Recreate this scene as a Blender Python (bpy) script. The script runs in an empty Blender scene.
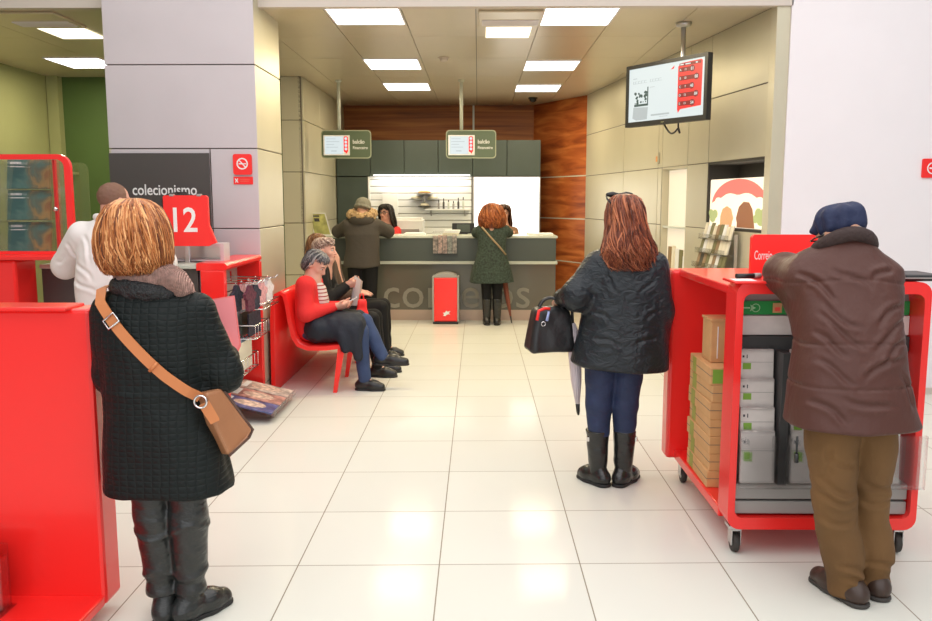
import bpy, bmesh, math, random
import numpy as np
from mathutils import Vector, Matrix
random.seed(7)
PI = math.pi
S = bpy.context.scene
COL = S.collection
S.view_settings.view_transform = 'Standard'
S.view_settings.look = 'None'
S.view_settings.gamma = 1
S.view_settings.use_curve_mapping = False
S.view_settings.exposure = 0.38
S.cycles.use_denoising = True
S.cycles.max_bounces = 8
S.cycles.transparent_max_bounces = 16
S.cycles.caustics_reflective = False
S.cycles.caustics_refractive = False
S.cycles.sample_clamp_indirect = 6

# ---------------------------------------------------------------- materials
def srgb(r, g, b):
    f = lambda c: (c/255/12.92) if c <= 10 else ((c/255+.055)/1.055)**2.4
    return (f(r), f(g), f(b))

def M(name, col, rough=.5, metal=0., spec=.5, var=None, bump=None, emit=None, coat=0., trans=0., alpha=1., sheen=0.):
    m = bpy.data.materials.new(name); m.use_nodes = True
    nt = m.node_tree; N = nt.nodes; L = nt.links
    b = N['Principled BSDF']
    b.inputs['Base Color'].default_value = (*col, 1)
    b.inputs['Roughness'].default_value = rough
    b.inputs['Metallic'].default_value = metal
    b.inputs['Specular IOR Level'].default_value = spec
    b.inputs['Coat Weight'].default_value = coat
    b.inputs['Coat Roughness'].default_value = .08
    b.inputs['Transmission Weight'].default_value = trans
    b.inputs['Alpha'].default_value = alpha
    b.inputs['Sheen Weight'].default_value = sheen
    if emit:
        b.inputs['Emission Color'].default_value = (*emit[0], 1)
        b.inputs['Emission Strength'].default_value = emit[1]
    tc = N.new('ShaderNodeTexCoord')
    def mapped(sc):
        mp = N.new('ShaderNodeMapping'); mp.inputs['Scale'].default_value = sc
        L.new(tc.outputs['Object'], mp.inputs['Vector']); return mp.outputs['Vector']
    if var:
        sc, amt, st = var
        n = N.new('ShaderNodeTexNoise'); n.inputs['Scale'].default_value = sc; n.inputs['Detail'].default_value = 4
        L.new(mapped(st), n.inputs['Vector'])
        r = N.new('ShaderNodeMapRange'); r.inputs['From Min'].default_value = .25; r.inputs['From Max'].default_value = .75
        r.inputs['To Min'].default_value = 1-amt; r.inputs['To Max'].default_value = 1+amt
        L.new(n.outputs['Fac'], r.inputs['Value'])
        v = N.new('ShaderNodeVectorMath'); v.operation = 'SCALE'; v.inputs[0].default_value = col
        L.new(r.outputs['Result'], v.inputs['Scale']); L.new(v.outputs['Vector'], b.inputs['Base Color'])
    if bump:
        kind, sc, strength, dist, st = bump
        vec = mapped(st)
        if kind == 'noise':
            n = N.new('ShaderNodeTexNoise'); n.inputs['Scale'].default_value = sc; n.inputs['Detail'].default_value = 5
            L.new(vec, n.inputs['Vector']); h = n.outputs['Fac']
        elif kind == 'crackle':
            no = N.new('ShaderNodeTexNoise'); no.inputs['Scale'].default_value = sc*.5
            L.new(vec, no.inputs['Vector'])
            va = N.new('ShaderNodeVectorMath'); va.operation = 'MULTIPLY_ADD'
            va.inputs[1].default_value = (.06, .06, .06); L.new(no.outputs['Color'], va.inputs[0]); L.new(vec, va.inputs[2])
            n = N.new('ShaderNodeTexVoronoi'); n.feature = 'DISTANCE_TO_EDGE'; n.inputs['Scale'].default_value = sc
            L.new(va.outputs['Vector'], n.inputs['Vector'])
            p = N.new('ShaderNodeMath'); p.operation = 'POWER'; p.inputs[1].default_value = .45
            L.new(n.outputs['Distance'], p.inputs[0]); h = p.outputs[0]
        elif kind == 'grid':
            no = N.new('ShaderNodeTexNoise'); no.inputs['Scale'].default_value = 9; L.new(tc.outputs['Object'], no.inputs['Vector'])
            va = N.new('ShaderNodeVectorMath'); va.operation = 'MULTIPLY_ADD'; va.inputs[1].default_value = (.02, .02, .02)
            L.new(no.outputs['Color'], va.inputs[0]); L.new(tc.outputs['Object'], va.inputs[2])
            sx = N.new('ShaderNodeSeparateXYZ'); L.new(va.outputs['Vector'], sx.inputs[0])
            outs = []
            for ax, per in ((0, st[0]), (2, st[2])):
                a = N.new('ShaderNodeMath'); a.operation = 'MULTIPLY'; a.inputs[1].default_value = PI/per; L.new(sx.outputs[ax], a.inputs[0])
                s = N.new('ShaderNodeMath'); s.operation = 'SINE'; L.new(a.outputs[0], s.inputs[0])
                q = N.new('ShaderNodeMath'); q.operation = 'ABSOLUTE'; L.new(s.outputs[0], q.inputs[0]); outs.append(q.outputs[0])
            mn = N.new('ShaderNodeMath'); mn.operation = 'MINIMUM'; L.new(outs[0], mn.inputs[0]); L.new(outs[1], mn.inputs[1])
            p = N.new('ShaderNodeMath'); p.operation = 'POWER'; p.inputs[1].default_value = .5; L.new(mn.outputs[0], p.inputs[0]); h = p.outputs[0]
        elif kind == 'wrinkle':
            n = N.new('ShaderNodeTexNoise'); n.inputs['Scale'].default_value = sc; n.inputs['Detail'].default_value = 3; n.inputs['Distortion'].default_value = 1.6
            L.new(vec, n.inputs['Vector']); h = n.outputs['Fac']
        elif kind == 'wave':
            n = N.new('ShaderNodeTexWave'); n.inputs['Scale'].default_value = sc; n.inputs['Distortion'].default_value = .6
            L.new(vec, n.inputs['Vector']); h = n.outputs['Fac']
        bn = N.new('ShaderNodeBump'); bn.inputs['Strength'].default_value = strength; bn.inputs['Distance'].default_value = dist
        L.new(h, bn.inputs['Height']); L.new(bn.outputs['Normal'], b.inputs['Normal'])
    return m

def hair_mat(name, c0, c1, c2, rough=.4):
    m = M(name, c1, rough, spec=.4); nt = m.node_tree; N = nt.nodes; L = nt.links
    a = N.new('ShaderNodeAttribute'); a.attribute_name = 'rnd'
    r = N.new('ShaderNodeValToRGB'); e = r.color_ramp.elements
    e[0].color = (*c0, 1); e[1].color = (*c2, 1); x = e.new(.5); x.color = (*c1, 1)
    L.new(a.outputs['Fac'], r.inputs['Fac']); L.new(r.outputs['Color'], N['Principled BSDF'].inputs['Base Color'])
    return m

# ---------------------------------------------------------------- mesh builder
def rot(yaw=0, pitch=0, roll=0):
    return np.array((Matrix.Rotation(yaw, 3, 'Z') @ Matrix.Rotation(-pitch, 3, 'X') @ Matrix.Rotation(roll, 3, 'Y')))

class Fr:
    """A frame: origin and three axes; maps local u, v, w to the place."""
    def __init__(s, o, ex=(1, 0, 0), ey=None, ez=(0, 0, 1), sc=1.):
        s.o = Vector(o); s.x = Vector(ex).normalized(); s.z = Vector(ez).normalized()
        s.y = Vector(ey).normalized() if ey is not None else s.z.cross(s.x)
        s.x = s.x*sc; s.y = s.y*sc
    def __call__(s, u, v, w=0.): return s.o + s.x*u + s.y*v + s.z*w
WORLD = Fr((0, 0, 0))

def rrect(x0, x1, y0, y1, r, n=5):
    out = []
    for cx, cy, a0 in ((x1-r, y1-r, 0), (x0+r, y1-r, 90), (x0+r, y0+r, 180), (x1-r, y0+r, 270)):
        for i in range(n+1):
            a = math.radians(a0+90*i/n); out.append((cx+r*math.cos(a), cy+r*math.sin(a)))
    return out

class B:
    def __init__(s): s.v = []; s.f = []; s.m = []; s.s = []; s.cur = 0
    def add(s, vs, fs, smooth=False):
        o = len(s.v); s.v += [tuple(v) for v in vs]
        for f in fs: s.f.append([i+o for i in f]); s.m.append(s.cur); s.s.append(smooth)
        return s
    def mat(s, i): s.cur = i; return s
    def box(s, x0, x1, y0, y1, z0, z1, bev=0., fr=WORLD, seg=2):
        c = [(x, y, z) for z in (z0, z1) for y in (y0, y1) for x in (x0, x1)]
        fs = [(0, 2, 3, 1), (4, 5, 7, 6), (0, 1, 5, 4), (2, 6, 7, 3), (0, 4, 6, 2), (1, 3, 7, 5)]
        if bev <= 0: return s.add([fr(*p) for p in c], fs)
        bm = bmesh.new(); vv = [bm.verts.new(p) for p in c]
        for f in fs: bm.faces.new([vv[i] for i in f])
        bmesh.ops.bevel(bm, geom=list(bm.edges), offset=bev, segments=seg, profile=.5, affect='EDGES')
        bm.verts.index_update()
        r = s.add([fr(*v.co) for v in bm.verts], [[v.index for v in f.verts] for f in bm.faces]); bm.free(); return r
    def prism(s, poly, w0, w1, fr=WORLD, smooth=False):
        n = len(poly); vs = [fr(p[0], p[1], w0) for p in poly]+[fr(p[0], p[1], w1) for p in poly]
        o = len(s.v)
        s.add(vs, [list(range(n))[::-1], list(range(n, 2*n))])
        for i in range(n):
            j = (i+1) % n; s.f.append([o+i, o+j, o+n+j, o+n+i]); s.m.append(s.cur); s.s.append(smooth)
        return s
    def ring(s, outer, inner, w0, w1, fr=WORLD):
        n = len(outer)
        vs = [fr(p[0], p[1], w) for w in (w0, w1) for pl in (outer, inner) for p in pl]
        fs = []
        for i in range(n):
            j = (i+1) % n
            fs += [(i, n+i, n+j, j), (2*n+i, 2*n+j, 3*n+j, 3*n+i), (i, j, 2*n+j, 2*n+i), (n+i, 3*n+i, 3*n+j, n+j)]
        return s.add(vs, fs)
    def tube(s, pts, r, n=8, closed=False, flat=1., up=(0, 0, 1)):
        P = [Vector(p) for p in pts]; k = len(P); vs = []
        rs = r if hasattr(r, '__len__') else [r]*k
        pa = None
        for i in range(k):
            t = (P[(i+1) % k]-P[i-1]) if closed else (P[min(i+1, k-1)]-P[max(i-1, 0)])
            t.normalize()
            if pa is None:
                a = Vector(up).cross(t)
                if a.length < 1e-3: a = Vector((1, 0, 0)).cross(t)
            else: a = pa - t*pa.dot(t)
            a.normalize(); pa = a.copy(); b = t.cross(a)
            for q in range(n):
                th = 2*PI*q/n; vs.append(P[i]+a*rs[i]*math.cos(th)+b*rs[i]*flat*math.sin(th))
        fs = []
        for i in range(k if closed else k-1):
            i2 = (i+1) % k
            for q in range(n): fs.append((i*n+q, i*n+(q+1) % n, i2*n+(q+1) % n, i2*n+q))
        s.add(vs, fs, True)
        if not closed:
            o = len(s.v)-k*n
            for ring in (list(range(o, o+n))[::-1], list(range(o+(k-1)*n, o+k*n))):
                s.f.append(ring); s.m.append(s.cur); s.s.append(False)
        return s
    def lathe(s, prof, c, n=20, ax=(0, 0, 1)):
        ax = Vector(ax).normalized(); a = ax.orthogonal().normalized(); b = ax.cross(a); c = Vector(c); vs = []
        for r, h in prof:
            for q in range(n):
                th = 2*PI*q/n; vs.append(c+ax*h+a*r*math.cos(th)+b*r*math.sin(th))
        fs = [(i*n+q, i*n+(q+1) % n, (i+1)*n+(q+1) % n, (i+1)*n+q) for i in range(len(prof)-1) for q in range(n)]
        fs += [list(range(n))[::-1], list(range((len(prof)-1)*n, len(prof)*n))]
        return s.add(vs, fs, True)
    def sph(s, c, r, n=12):
        R = r if hasattr(r, '__len__') else (r, r, r); vs = []; fs = []
        for i in range(n//2+1):
            ph = PI*i/(n//2)
            for q in range(n):
                th = 2*PI*q/n; vs.append((c[0]+R[0]*math.sin(ph)*math.cos(th), c[1]+R[1]*math.sin(ph)*math.sin(th), c[2]-R[2]*math.cos(ph)))
        for i in range(n//2):
            for q in range(n): fs.append((i*n+q, i*n+(q+1) % n, (i+1)*n+(q+1) % n, (i+1)*n+q))
        return s.add(vs, fs, True)

def wl(o):
    p = Vector((0, 0, 0))
    while o: p += o.location; o = o.parent
    return p

def obj(name, b, mats, parent=None, loc=None):
    me = bpy.data.meshes.new(name)
    if loc is None and parent is None:
        A = np.array(b.v); lo, hi = A.min(0), A.max(0); loc = ((lo[0]+hi[0])/2, (lo[1]+hi[1])/2, lo[2])
    base = wl(parent) if parent else Vector(loc)
    me.from_pydata([(v[0]-base[0], v[1]-base[1], v[2]-base[2]) for v in b.v], [], b.f)
    for m in (mats if isinstance(mats, (list, tuple)) else [mats]): me.materials.append(m)
    me.polygons.foreach_set('material_index', b.m); me.polygons.foreach_set('use_smooth', b.s)
    bm = bmesh.new(); bm.from_mesh(me); bmesh.ops.recalc_face_normals(bm, faces=bm.faces); bm.to_mesh(me); bm.free()
    me.update()
    o = bpy.data.objects.new(name, me); COL.objects.link(o)
    if parent: o.parent = parent
    else: o.location = loc
    return o

def tag(o, label, cat, group=None):
    o['label'] = label; o['category'] = cat
    if group: o['group'] = group
    return o
def thing(name, label, cat, loc, group=None):
    o = bpy.data.objects.new(name, None); COL.objects.link(o); o.location = loc; o.empty_display_size = .1
    return tag(o, label, cat, group)
def struct(name, b, mats, parent=None):
    o = obj(name, b, mats, parent, None if parent else (0, 0, 0)); 
    if not parent: o['kind'] = 'structure'
    return o
def dup(o, delta, label, group=None):
    r = o.copy(); COL.objects.link(r); r.location = o.location+Vector(delta)
    if label: r['label'] = label
    if group: r['group'] = group
    for ch in list(o.children):
        c = ch.copy(); COL.objects.link(c); c.parent = r
        for g in list(ch.children):
            d = g.copy(); COL.objects.link(d); d.parent = c
    return r

def text(name, s, fr, mat, parent=None, width=None, height=None, ext=.002, bold=0., anchor='c'):
    """Lettering as a mesh in the plane of frame fr (x right, y up), fitted to width or height."""
    cu = bpy.data.curves.new(name, 'FONT'); cu.body = s; cu.size = 1; cu.offset = bold; cu.resolution_u = 3
    t = bpy.data.objects.new(name+'_tmp', cu); COL.objects.link(t)
    dg = bpy.context.evaluated_depsgraph_get(); dg.update()
    me = bpy.data.meshes.new_from_object(t.evaluated_get(dg)); bpy.data.objects.remove(t)
    A = np.array([v.co[:] for v in me.vertices]); lo, hi = A.min(0), A.max(0)
    sc = width/(hi[0]-lo[0]) if width else height/(hi[1]-lo[1])
    sy = height/(hi[1]-lo[1]) if (width and height) else sc
    cx = (lo[0]+hi[0])/2 if anchor == 'c' else lo[0]; cy = (lo[1]+hi[1])/2 if anchor == 'c' else 0
    b = B(); vs = []
    for w in (0, ext): vs += [fr((p[0]-cx)*sc, (p[1]-cy)*sy, w) for p in A]
    n = len(A); fs = [list(p.vertices)[::-1] for p in me.polygons]+[[i+n for i in p.vertices] for p in me.polygons]
    from collections import Counter
    ec = Counter()
    for p in me.polygons:
        for k in p.edge_keys: ec[k] += 1
    fs += [(a, c, c+n, a+n) for (a, c), q in ec.items() if q == 1]
    b.add(vs, fs); bpy.data.meshes.remove(me)
    return obj(name, b, mat, parent)

# ---------------------------------------------------------------- signed-distance modelling
_rng = np.random.default_rng(3)
_LAT = _rng.random((32, 32, 32)).astype(np.float32)
def vnoise(x, y, z):
    def fl(a):
        i = np.floor(a); t = (a-i).astype(np.float32); return (i.astype(np.int32) & 31), t*t*(3-2*t)
    xi, xt = fl(x); yi, yt = fl(y); zi, zt = fl(z); r = 0
    for dx in (0, 1):
        for dy in (0, 1):
            for dz in (0, 1):
                w = (xt if dx else 1-xt)*(yt if dy else 1-yt)*(zt if dz else 1-zt)
                r = r+w*_LAT[(xi+dx) & 31, (yi+dy) & 31, (zi+dz) & 31]
    return r*2-1

class SDF:
    def __init__(s): s.p = []; s.dl = []
    def _a(s, fn, lo, hi, k, op='u'):
        s.p.append((fn, np.array(lo, float), np.array(hi, float), k, op)); return s
    def cap(s, a, b, ra, rb=None, k=.02, op='u', sq=None):
        rb = ra if rb is None else rb; a = np.array(a, float); b = np.array(b, float); d = b-a; L2 = max(float(d@d), 1e-9)
        def fn(x, y, z):
            px, py, pz = x-a[0], y-a[1], z-a[2]
            t = np.clip((px*d[0]+py*d[1]+pz*d[2])/L2, 0, 1)
            return np.sqrt((px-d[0]*t)**2+(py-d[1]*t)**2+(pz-d[2]*t)**2)-(ra+(rb-ra)*t)
        r = max(ra, rb); return s._a(fn, np.minimum(a, b)-r, np.maximum(a, b)+r, k, op)
    def chain(s, pts, rs, k=.02):
        for i in range(len(pts)-1): s.cap(pts[i], pts[i+1], rs[i], rs[i+1], k)
        return s
    def ell(s, c, r, k=.02, R=None, op='u'):
        c = np.array(c, float); r = np.array(r, float); m = float(r.min()); R = np.eye(3) if R is None else np.array(R)
        def fn(x, y, z):
            X, Y, Z = x-c[0], y-c[1], z-c[2]
            u = (X*R[0, 0]+Y*R[1, 0]+Z*R[2, 0])/r[0]; v = (X*R[0, 1]+Y*R[1, 1]+Z*R[2, 1])/r[1]; w = (X*R[0, 2]+Y*R[1, 2]+Z*R[2, 2])/r[2]
            k0 = np.sqrt(u*u+v*v+w*w); k1 = np.sqrt((u/r[0])**2+(v/r[1])**2+(w/r[2])**2)
            return k0*(k0-1)/np.maximum(k1, 1e-6)
        q = float(r.max()); return s._a(fn, c-q, c+q, k, op)
    def rbox(s, c, h, rd, k=.01, R=None, taper=0.):
        c = np.array(c, float); h = np.array(h, float); R = np.eye(3) if R is None else np.array(R)
        def fn(x, y, z):
            X, Y, Z = x-c[0], y-c[1], z-c[2]
            u = X*R[0, 0]+Y*R[1, 0]+Z*R[2, 0]; v = X*R[0, 1]+Y*R[1, 1]+Z*R[2, 1]; w = X*R[0, 2]+Y*R[1, 2]+Z*R[2, 2]
            sc = 1-taper*(w/h[2])
            qx = np.abs(u)-h[0]*sc+rd; qy = np.abs(v)-h[1]*sc+rd; qz = np.abs(w)-h[2]+rd
            return np.sqrt(np.maximum(qx, 0)**2+np.maximum(qy, 0)**2+np.maximum(qz, 0)**2)+np.minimum(np.maximum(np.maximum(qx, qy), qz), 0)-rd
        q = float(np.linalg.norm(h))*(1+abs(taper)); return s._a(fn, c-q, c+q, k)
    def loft(s, keys, k=.03, e=2.4):
        K = np.array(sorted(keys), float); zs = K[:, 0]
        def fn(x, y, z):
            zz = z[0, 0, :]
            g = [np.interp(zz, zs, K[:, i])[None, None, :] for i in range(1, 5)]
            u = np.abs(x-g[0])/g[2]; v = np.abs(y-g[1])/g[3]
            q = (u**e+v**e)**(1/e); d = (q-1)*np.minimum(g[2], g[3])
            dz = np.maximum(zs[0]-z, z-zs[-1])
            o = .012
            return np.minimum(np.maximum(d+o, dz+o), 0)+np.sqrt(np.maximum(d+o, 0)**2+np.maximum(dz+o, 0)**2)-o
        lo = [min(K[:, 1]-K[:, 3]), min(K[:, 2]-K[:, 4]), zs[0]]; hi = [max(K[:, 1]+K[:, 3]), max(K[:, 2]+K[:, 4]), zs[-1]]
        return s._a(fn, lo, hi, k)
    def cut(s, p, n):
        """drop everything on the side n points to from p"""
        p = np.array(p, float); n = np.array(n, float)/np.linalg.norm(n)
        s.p.append((lambda x, y, z: (x-p[0])*n[0]+(y-p[1])*n[1]+(z-p[2])*n[2], None, None, 0, 'cut')); return s
    def disp(s, fn): s.dl.append(fn); return s
    def build(s, name, mat, h=.008, parent=None, loc=None):
        los = [p[1] for p in s.p if p[4] == 'u']; his = [p[2] for p in s.p if p[4] == 'u']
        lo = np.min(los, 0)-4*h; hi = np.max(his, 0)+4*h
        n = np.ceil((hi-lo)/h).astype(int)+1
        ax = [(lo[i]+h*np.arange(n[i])).astype(np.float32) for i in range(3)]
        f = np.full(tuple(n), .3, np.float32)
        for fn, a, b, k, op in s.p:
            if a is None: i0 = [0]*3; i1 = list(n)
            else:
                i0 = [max(0, int((a[i]-k-3*h-lo[i])/h)) for i in range(3)]; i1 = [min(n[i], int((b[i]+k+3*h-lo[i])/h)+2) for i in range(3)]
            X = ax[0][i0[0]:i1[0], None, None]; Y = ax[1][None, i0[1]:i1[1], None]; Z = ax[2][None, None, i0[2]:i1[2]]
            d = fn(X, Y, Z); sl = tuple(slice(i0[i], i1[i]) for i in range(3)); g = f[sl]
            if op == 'u':
                if k > 0: hh = np.maximum(k-np.abs(g-d), 0)/k; f[sl] = np.minimum(g, d)-hh*hh*k*.25
                else: f[sl] = np.minimum(g, d)
            elif op == 's':
                hh = np.maximum(k-np.abs(g+d), 0)/max(k, 1e-6); f[sl] = np.maximum(g, -d)+hh*hh*k*.25
            else: f[sl] = np.maximum(g, d)
        if s.dl:
            idx = np.nonzero(np.abs(f) < .06)
            x, y, z = ax[0][idx[0]], ax[1][idx[1]], ax[2][idx[2]]
            v = f[idx]
            for fn in s.dl: v = v+fn(x, y, z)
            f[idx] = v
        V, Q = surfnet(f, lo, h)
        return npmesh(name, V, Q, mat, parent, loc)

def surfnet(f, lo, h):
    ins = f < 0; nx, ny, nz = f.shape
    c = np.zeros((nx-1, ny-1, nz-1), np.uint8)
    offs = [(i, j, k) for i in (0, 1) for j in (0, 1) for k in (0, 1)]
    for i, j, k in offs: c += ins[i:nx-1+i, j:ny-1+j, k:nz-1+k]
    act = (c > 0) & (c < 8); ci = np.argwhere(act); m = len(ci)
    idm = np.full(act.shape, -1, np.int32); idm[act] = np.arange(m)
    acc = np.zeros((m, 3), np.float32); cnt = np.zeros(m, np.float32)
    for a in range(8):
        for ax in range(3):
            if offs[a][ax] == 0:
                o2 = list(offs[a]); o2[ax] = 1
                p = ci+np.array(offs[a]); q = ci+np.array(o2)
                fa = f[p[:, 0], p[:, 1], p[:, 2]]; fb = f[q[:, 0], q[:, 1], q[:, 2]]
                cr = (fa < 0) != (fb < 0); t = np.where(cr, fa/np.where(np.abs(fa-fb) < 1e-9, 1e-9, fa-fb), 0)
                pt = np.array(offs[a], np.float32)[None]+0*acc; pt[:, ax] += t
                acc += pt*cr[:, None]; cnt += cr
    V = (ci+acc/np.maximum(cnt, 1)[:, None])*h+lo
    Q = []
    for ax in range(3):
        u, w = [(1, 2), (2, 0), (0, 1)][ax]
        sl0 = [slice(None)]*3; sl1 = [slice(None)]*3; sl0[ax] = slice(0, -1); sl1[ax] = slice(1, None)
        for sgn in (0, 1):
            e = np.argwhere((ins[tuple(sl0)] != ins[tuple(sl1)]) & (ins[tuple(sl0)] == bool(sgn)))
            e = e[(e[:, u] > 0) & (e[:, w] > 0) & (e[:, u] < f.shape[u]-1) & (e[:, w] < f.shape[w]-1)]
            if not len(e): continue
            def g(du, dw):
                q = e.copy(); q[:, u] += du; q[:, w] += dw; return idm[q[:, 0], q[:, 1], q[:, 2]]
            qd = np.stack([g(-1, -1), g(0, -1), g(0, 0), g(-1, 0)], 1)
            Q.append(qd if sgn else qd[:, ::-1])
    Q = np.concatenate(Q); Q = Q[(Q >= 0).all(1)]
    # light smoothing
    acc = np.zeros_like(V); cn = np.zeros(len(V))
    for i in range(4):
        np.add.at(acc, Q[:, i], V[Q[:, (i+1) % 4]]); np.add.at(cn, Q[:, i], 1)
        np.add.at(acc, Q[:, i], V[Q[:, (i+3) % 4]]); np.add.at(cn, Q[:, i], 1)
    V = V*.5+acc/np.maximum(cn, 1)[:, None]*.5
    return V, Q

def npmesh(name, V, Q, mat, parent=None, loc=None, attr=None):
    me = bpy.data.meshes.new(name)
    if parent is None and loc is None:
        lo, hi = V.min(0), V.max(0); loc = ((lo[0]+hi[0])/2, (lo[1]+hi[1])/2, lo[2])
    base = np.array(wl(parent)) if parent else np.array(loc)
    V = (V-base).astype(np.float32); nq = len(Q); k = Q.shape[1]
    me.vertices.add(len(V)); me.vertices.foreach_set('co', V.ravel())
    me.loops.add(nq*k); me.loops.foreach_set('vertex_index', Q.astype(np.int32).ravel())
    me.polygons.add(nq); me.polygons.foreach_set('loop_start', (np.arange(nq)*k).astype(np.int32))
    me.update(calc_edges=True); me.validate()
    me.polygons.foreach_set('use_smooth', np.ones(len(me.polygons), bool))
    if attr is not None:
        a = me.attributes.new('rnd', 'FLOAT', 'POINT'); a.data.foreach_set('value', attr.astype(np.float32))
    for m in (mat if isinstance(mat, (list, tuple)) else [mat]): me.materials.append(m)
    o = bpy.data.objects.new(name, me); COL.objects.link(o)
    if parent: o.parent = parent
    else: o.location = loc
    return o
# ================================================================ materials of the place
RED = (.93, .024, .02)
m_red = M('red_lacquer', RED, .28, coat=.3)
m_redmatt = M('red_matt', RED, .5)
m_metal = M('steel', (.6, .6, .6), .3, 1.)
m_chrome = M('chrome', (.75, .75, .75), .15, 1.)
m_black = M('black_plastic', (.012, .012, .013), .4)
m_rubber = M('dark_rubber', (.04, .035, .03), .6)
m_white = M('white_paint', (.80, .77, .77), .6)
m_whitep = M('white_paper', (.85, .85, .83), .7)
m_panel = M('pale_metal_panel', (.58, .545, .405), .38, .25, var=(2.5, .03, (1, 1, 1)), bump=('noise', 3, .04, .02, (1, 1, .6)))
m_panelf = M('daylit_grey_panel', (.60, .555, .57), .45, .1, var=(2.5, .03, (1, 1, 1)))  # same pale panel, with the lilac of cool daylight put into its colour
m_seam = M('panel_seam', (.14, .12, .10), .7)
m_ceil = M('ceiling_panel', (.62, .54, .39), .3, .2, var=(1.2, .04, (1, 1, 1)))
m_beam = M('beam_paint', (.62, .56, .49), .6)
m_wallwhite = M('white_wall', (.86, .83, .85), .7, var=(3, .015, (1, 1, 1)))
m_green = M('green_wall', (.07, .13, .034), .6, var=(2, .06, (1, 1, 1)))
m_leftwall = M('olive_wall', (.33, .35, .17), .6, var=(2, .05, (1, 1, 1)))
m_dkpanel = M('dark_grey_panel', (.075, .068, .062), .4)
m_cab = M('grey_green_laminate', (.055, .075, .062), .4, var=(4, .06, (1, 1, 1)))
m_counter = M('counter_laminate', (.07, .085, .072), .35)
m_ledge = M('pale_ledge', (.55, .58, .5), .35)
m_glassgrey = M('grey_back_painted_glass', (.115, .11, .085), .18, coat=.4)
m_letter = M('raised_letter', (.25, .235, .19), .4)
m_kick = M('kick_plate', (.5, .38, .3), .35, .5)
m_glass = M('clear_glass', (.95, .98, .97), .03, trans=1., alpha=.25)
m_acryl = M('clear_acrylic', (.95, .95, .97), .08, trans=1., alpha=.35)
m_lamp = M('lamp_diffuser', (.9, .9, .9), .5, emit=((.97, .98, 1.), 4.))
m_lampw = M('warm_lamp_diffuser', (.9, .85, .7), .5, emit=((1, .93, .72), 1.6))
m_screenw = M('screen_white', (.05, .05, .05), .3, emit=((.84, .95, .97), .62))
m_screenr = M('screen_red', (.05, .01, .01), .3, emit=((.9, .03, .03), .9))
m_screend = M('screen_dark_red', (.03, .01, .01), .3, emit=((.22, .01, .012), .8))
m_screeng = M('screen_grey', (.05, .05, .05), .3, emit=((.45, .52, .54), .7))
m_screenk = M('screen_dark', (.02, .03, .03), .3, emit=((.03, .06, .06), .7))
m_lightbox = M('lit_panel', (.9, .9, .9), .5, emit=((.95, .96, 1.0), 1.7))
m_slat = M('white_slatwall', (.8, .8, .78), .4)
m_cardb = M('cardboard', (.66, .37, .16), .7, var=(14, .08, (1, 1, 1)))
m_cardg = M('green_print', (.22, .42, .05), .6)
m_grn = M('green_strip', (.02, .30, .06), .5)
m_greyshelf = M('grey_shelf', (.35, .33, .31), .5)
m_dkrail = M('dark_rail', (.05, .05, .05), .5)
m_pack = M('white_pack', (.72, .66, .62), .5, var=(20, .06, (1, 1, 1)))
m_ink = M('dark_print', (.05, .05, .06), .6)

def wood(name, c0, c1, c2, ax):
    m = M(name, c1, .5, spec=.3); nt = m.node_tree; N = nt.nodes; L = nt.links
    g = N.new('ShaderNodeNewGeometry'); mp = N.new('ShaderNodeMapping'); mp.inputs['Scale'].default_value = ax
    L.new(g.outputs['Position'], mp.inputs['Vector'])
    n = N.new('ShaderNodeTexNoise'); n.inputs['Scale'].default_value = 1.; n.inputs['Detail'].default_value = 6; n.inputs['Distortion'].default_value = .7
    L.new(mp.outputs['Vector'], n.inputs['Vector'])
    r = N.new('ShaderNodeValToRGB'); e = r.color_ramp.elements
    e[0].position = .32; e[0].color = (*c0, 1); e[1].position = .68; e[1].color = (*c2, 1); x = e.new(.5); x.color = (*c1, 1)
    L.new(n.outputs['Fac'], r.inputs['Fac']); L.new(r.outputs['Color'], N['Principled BSDF'].inputs['Base Color'])
    return m
m_wood = wood('walnut_veneer', (.16, .045, .012), (.30, .095, .022), (.44, .165, .04), (.5, .5, 11))
m_wood2 = wood('red_walnut_veneer', (.20, .042, .012), (.40, .10, .024), (.58, .19, .05), (1.2, 1.2, 9))

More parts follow.
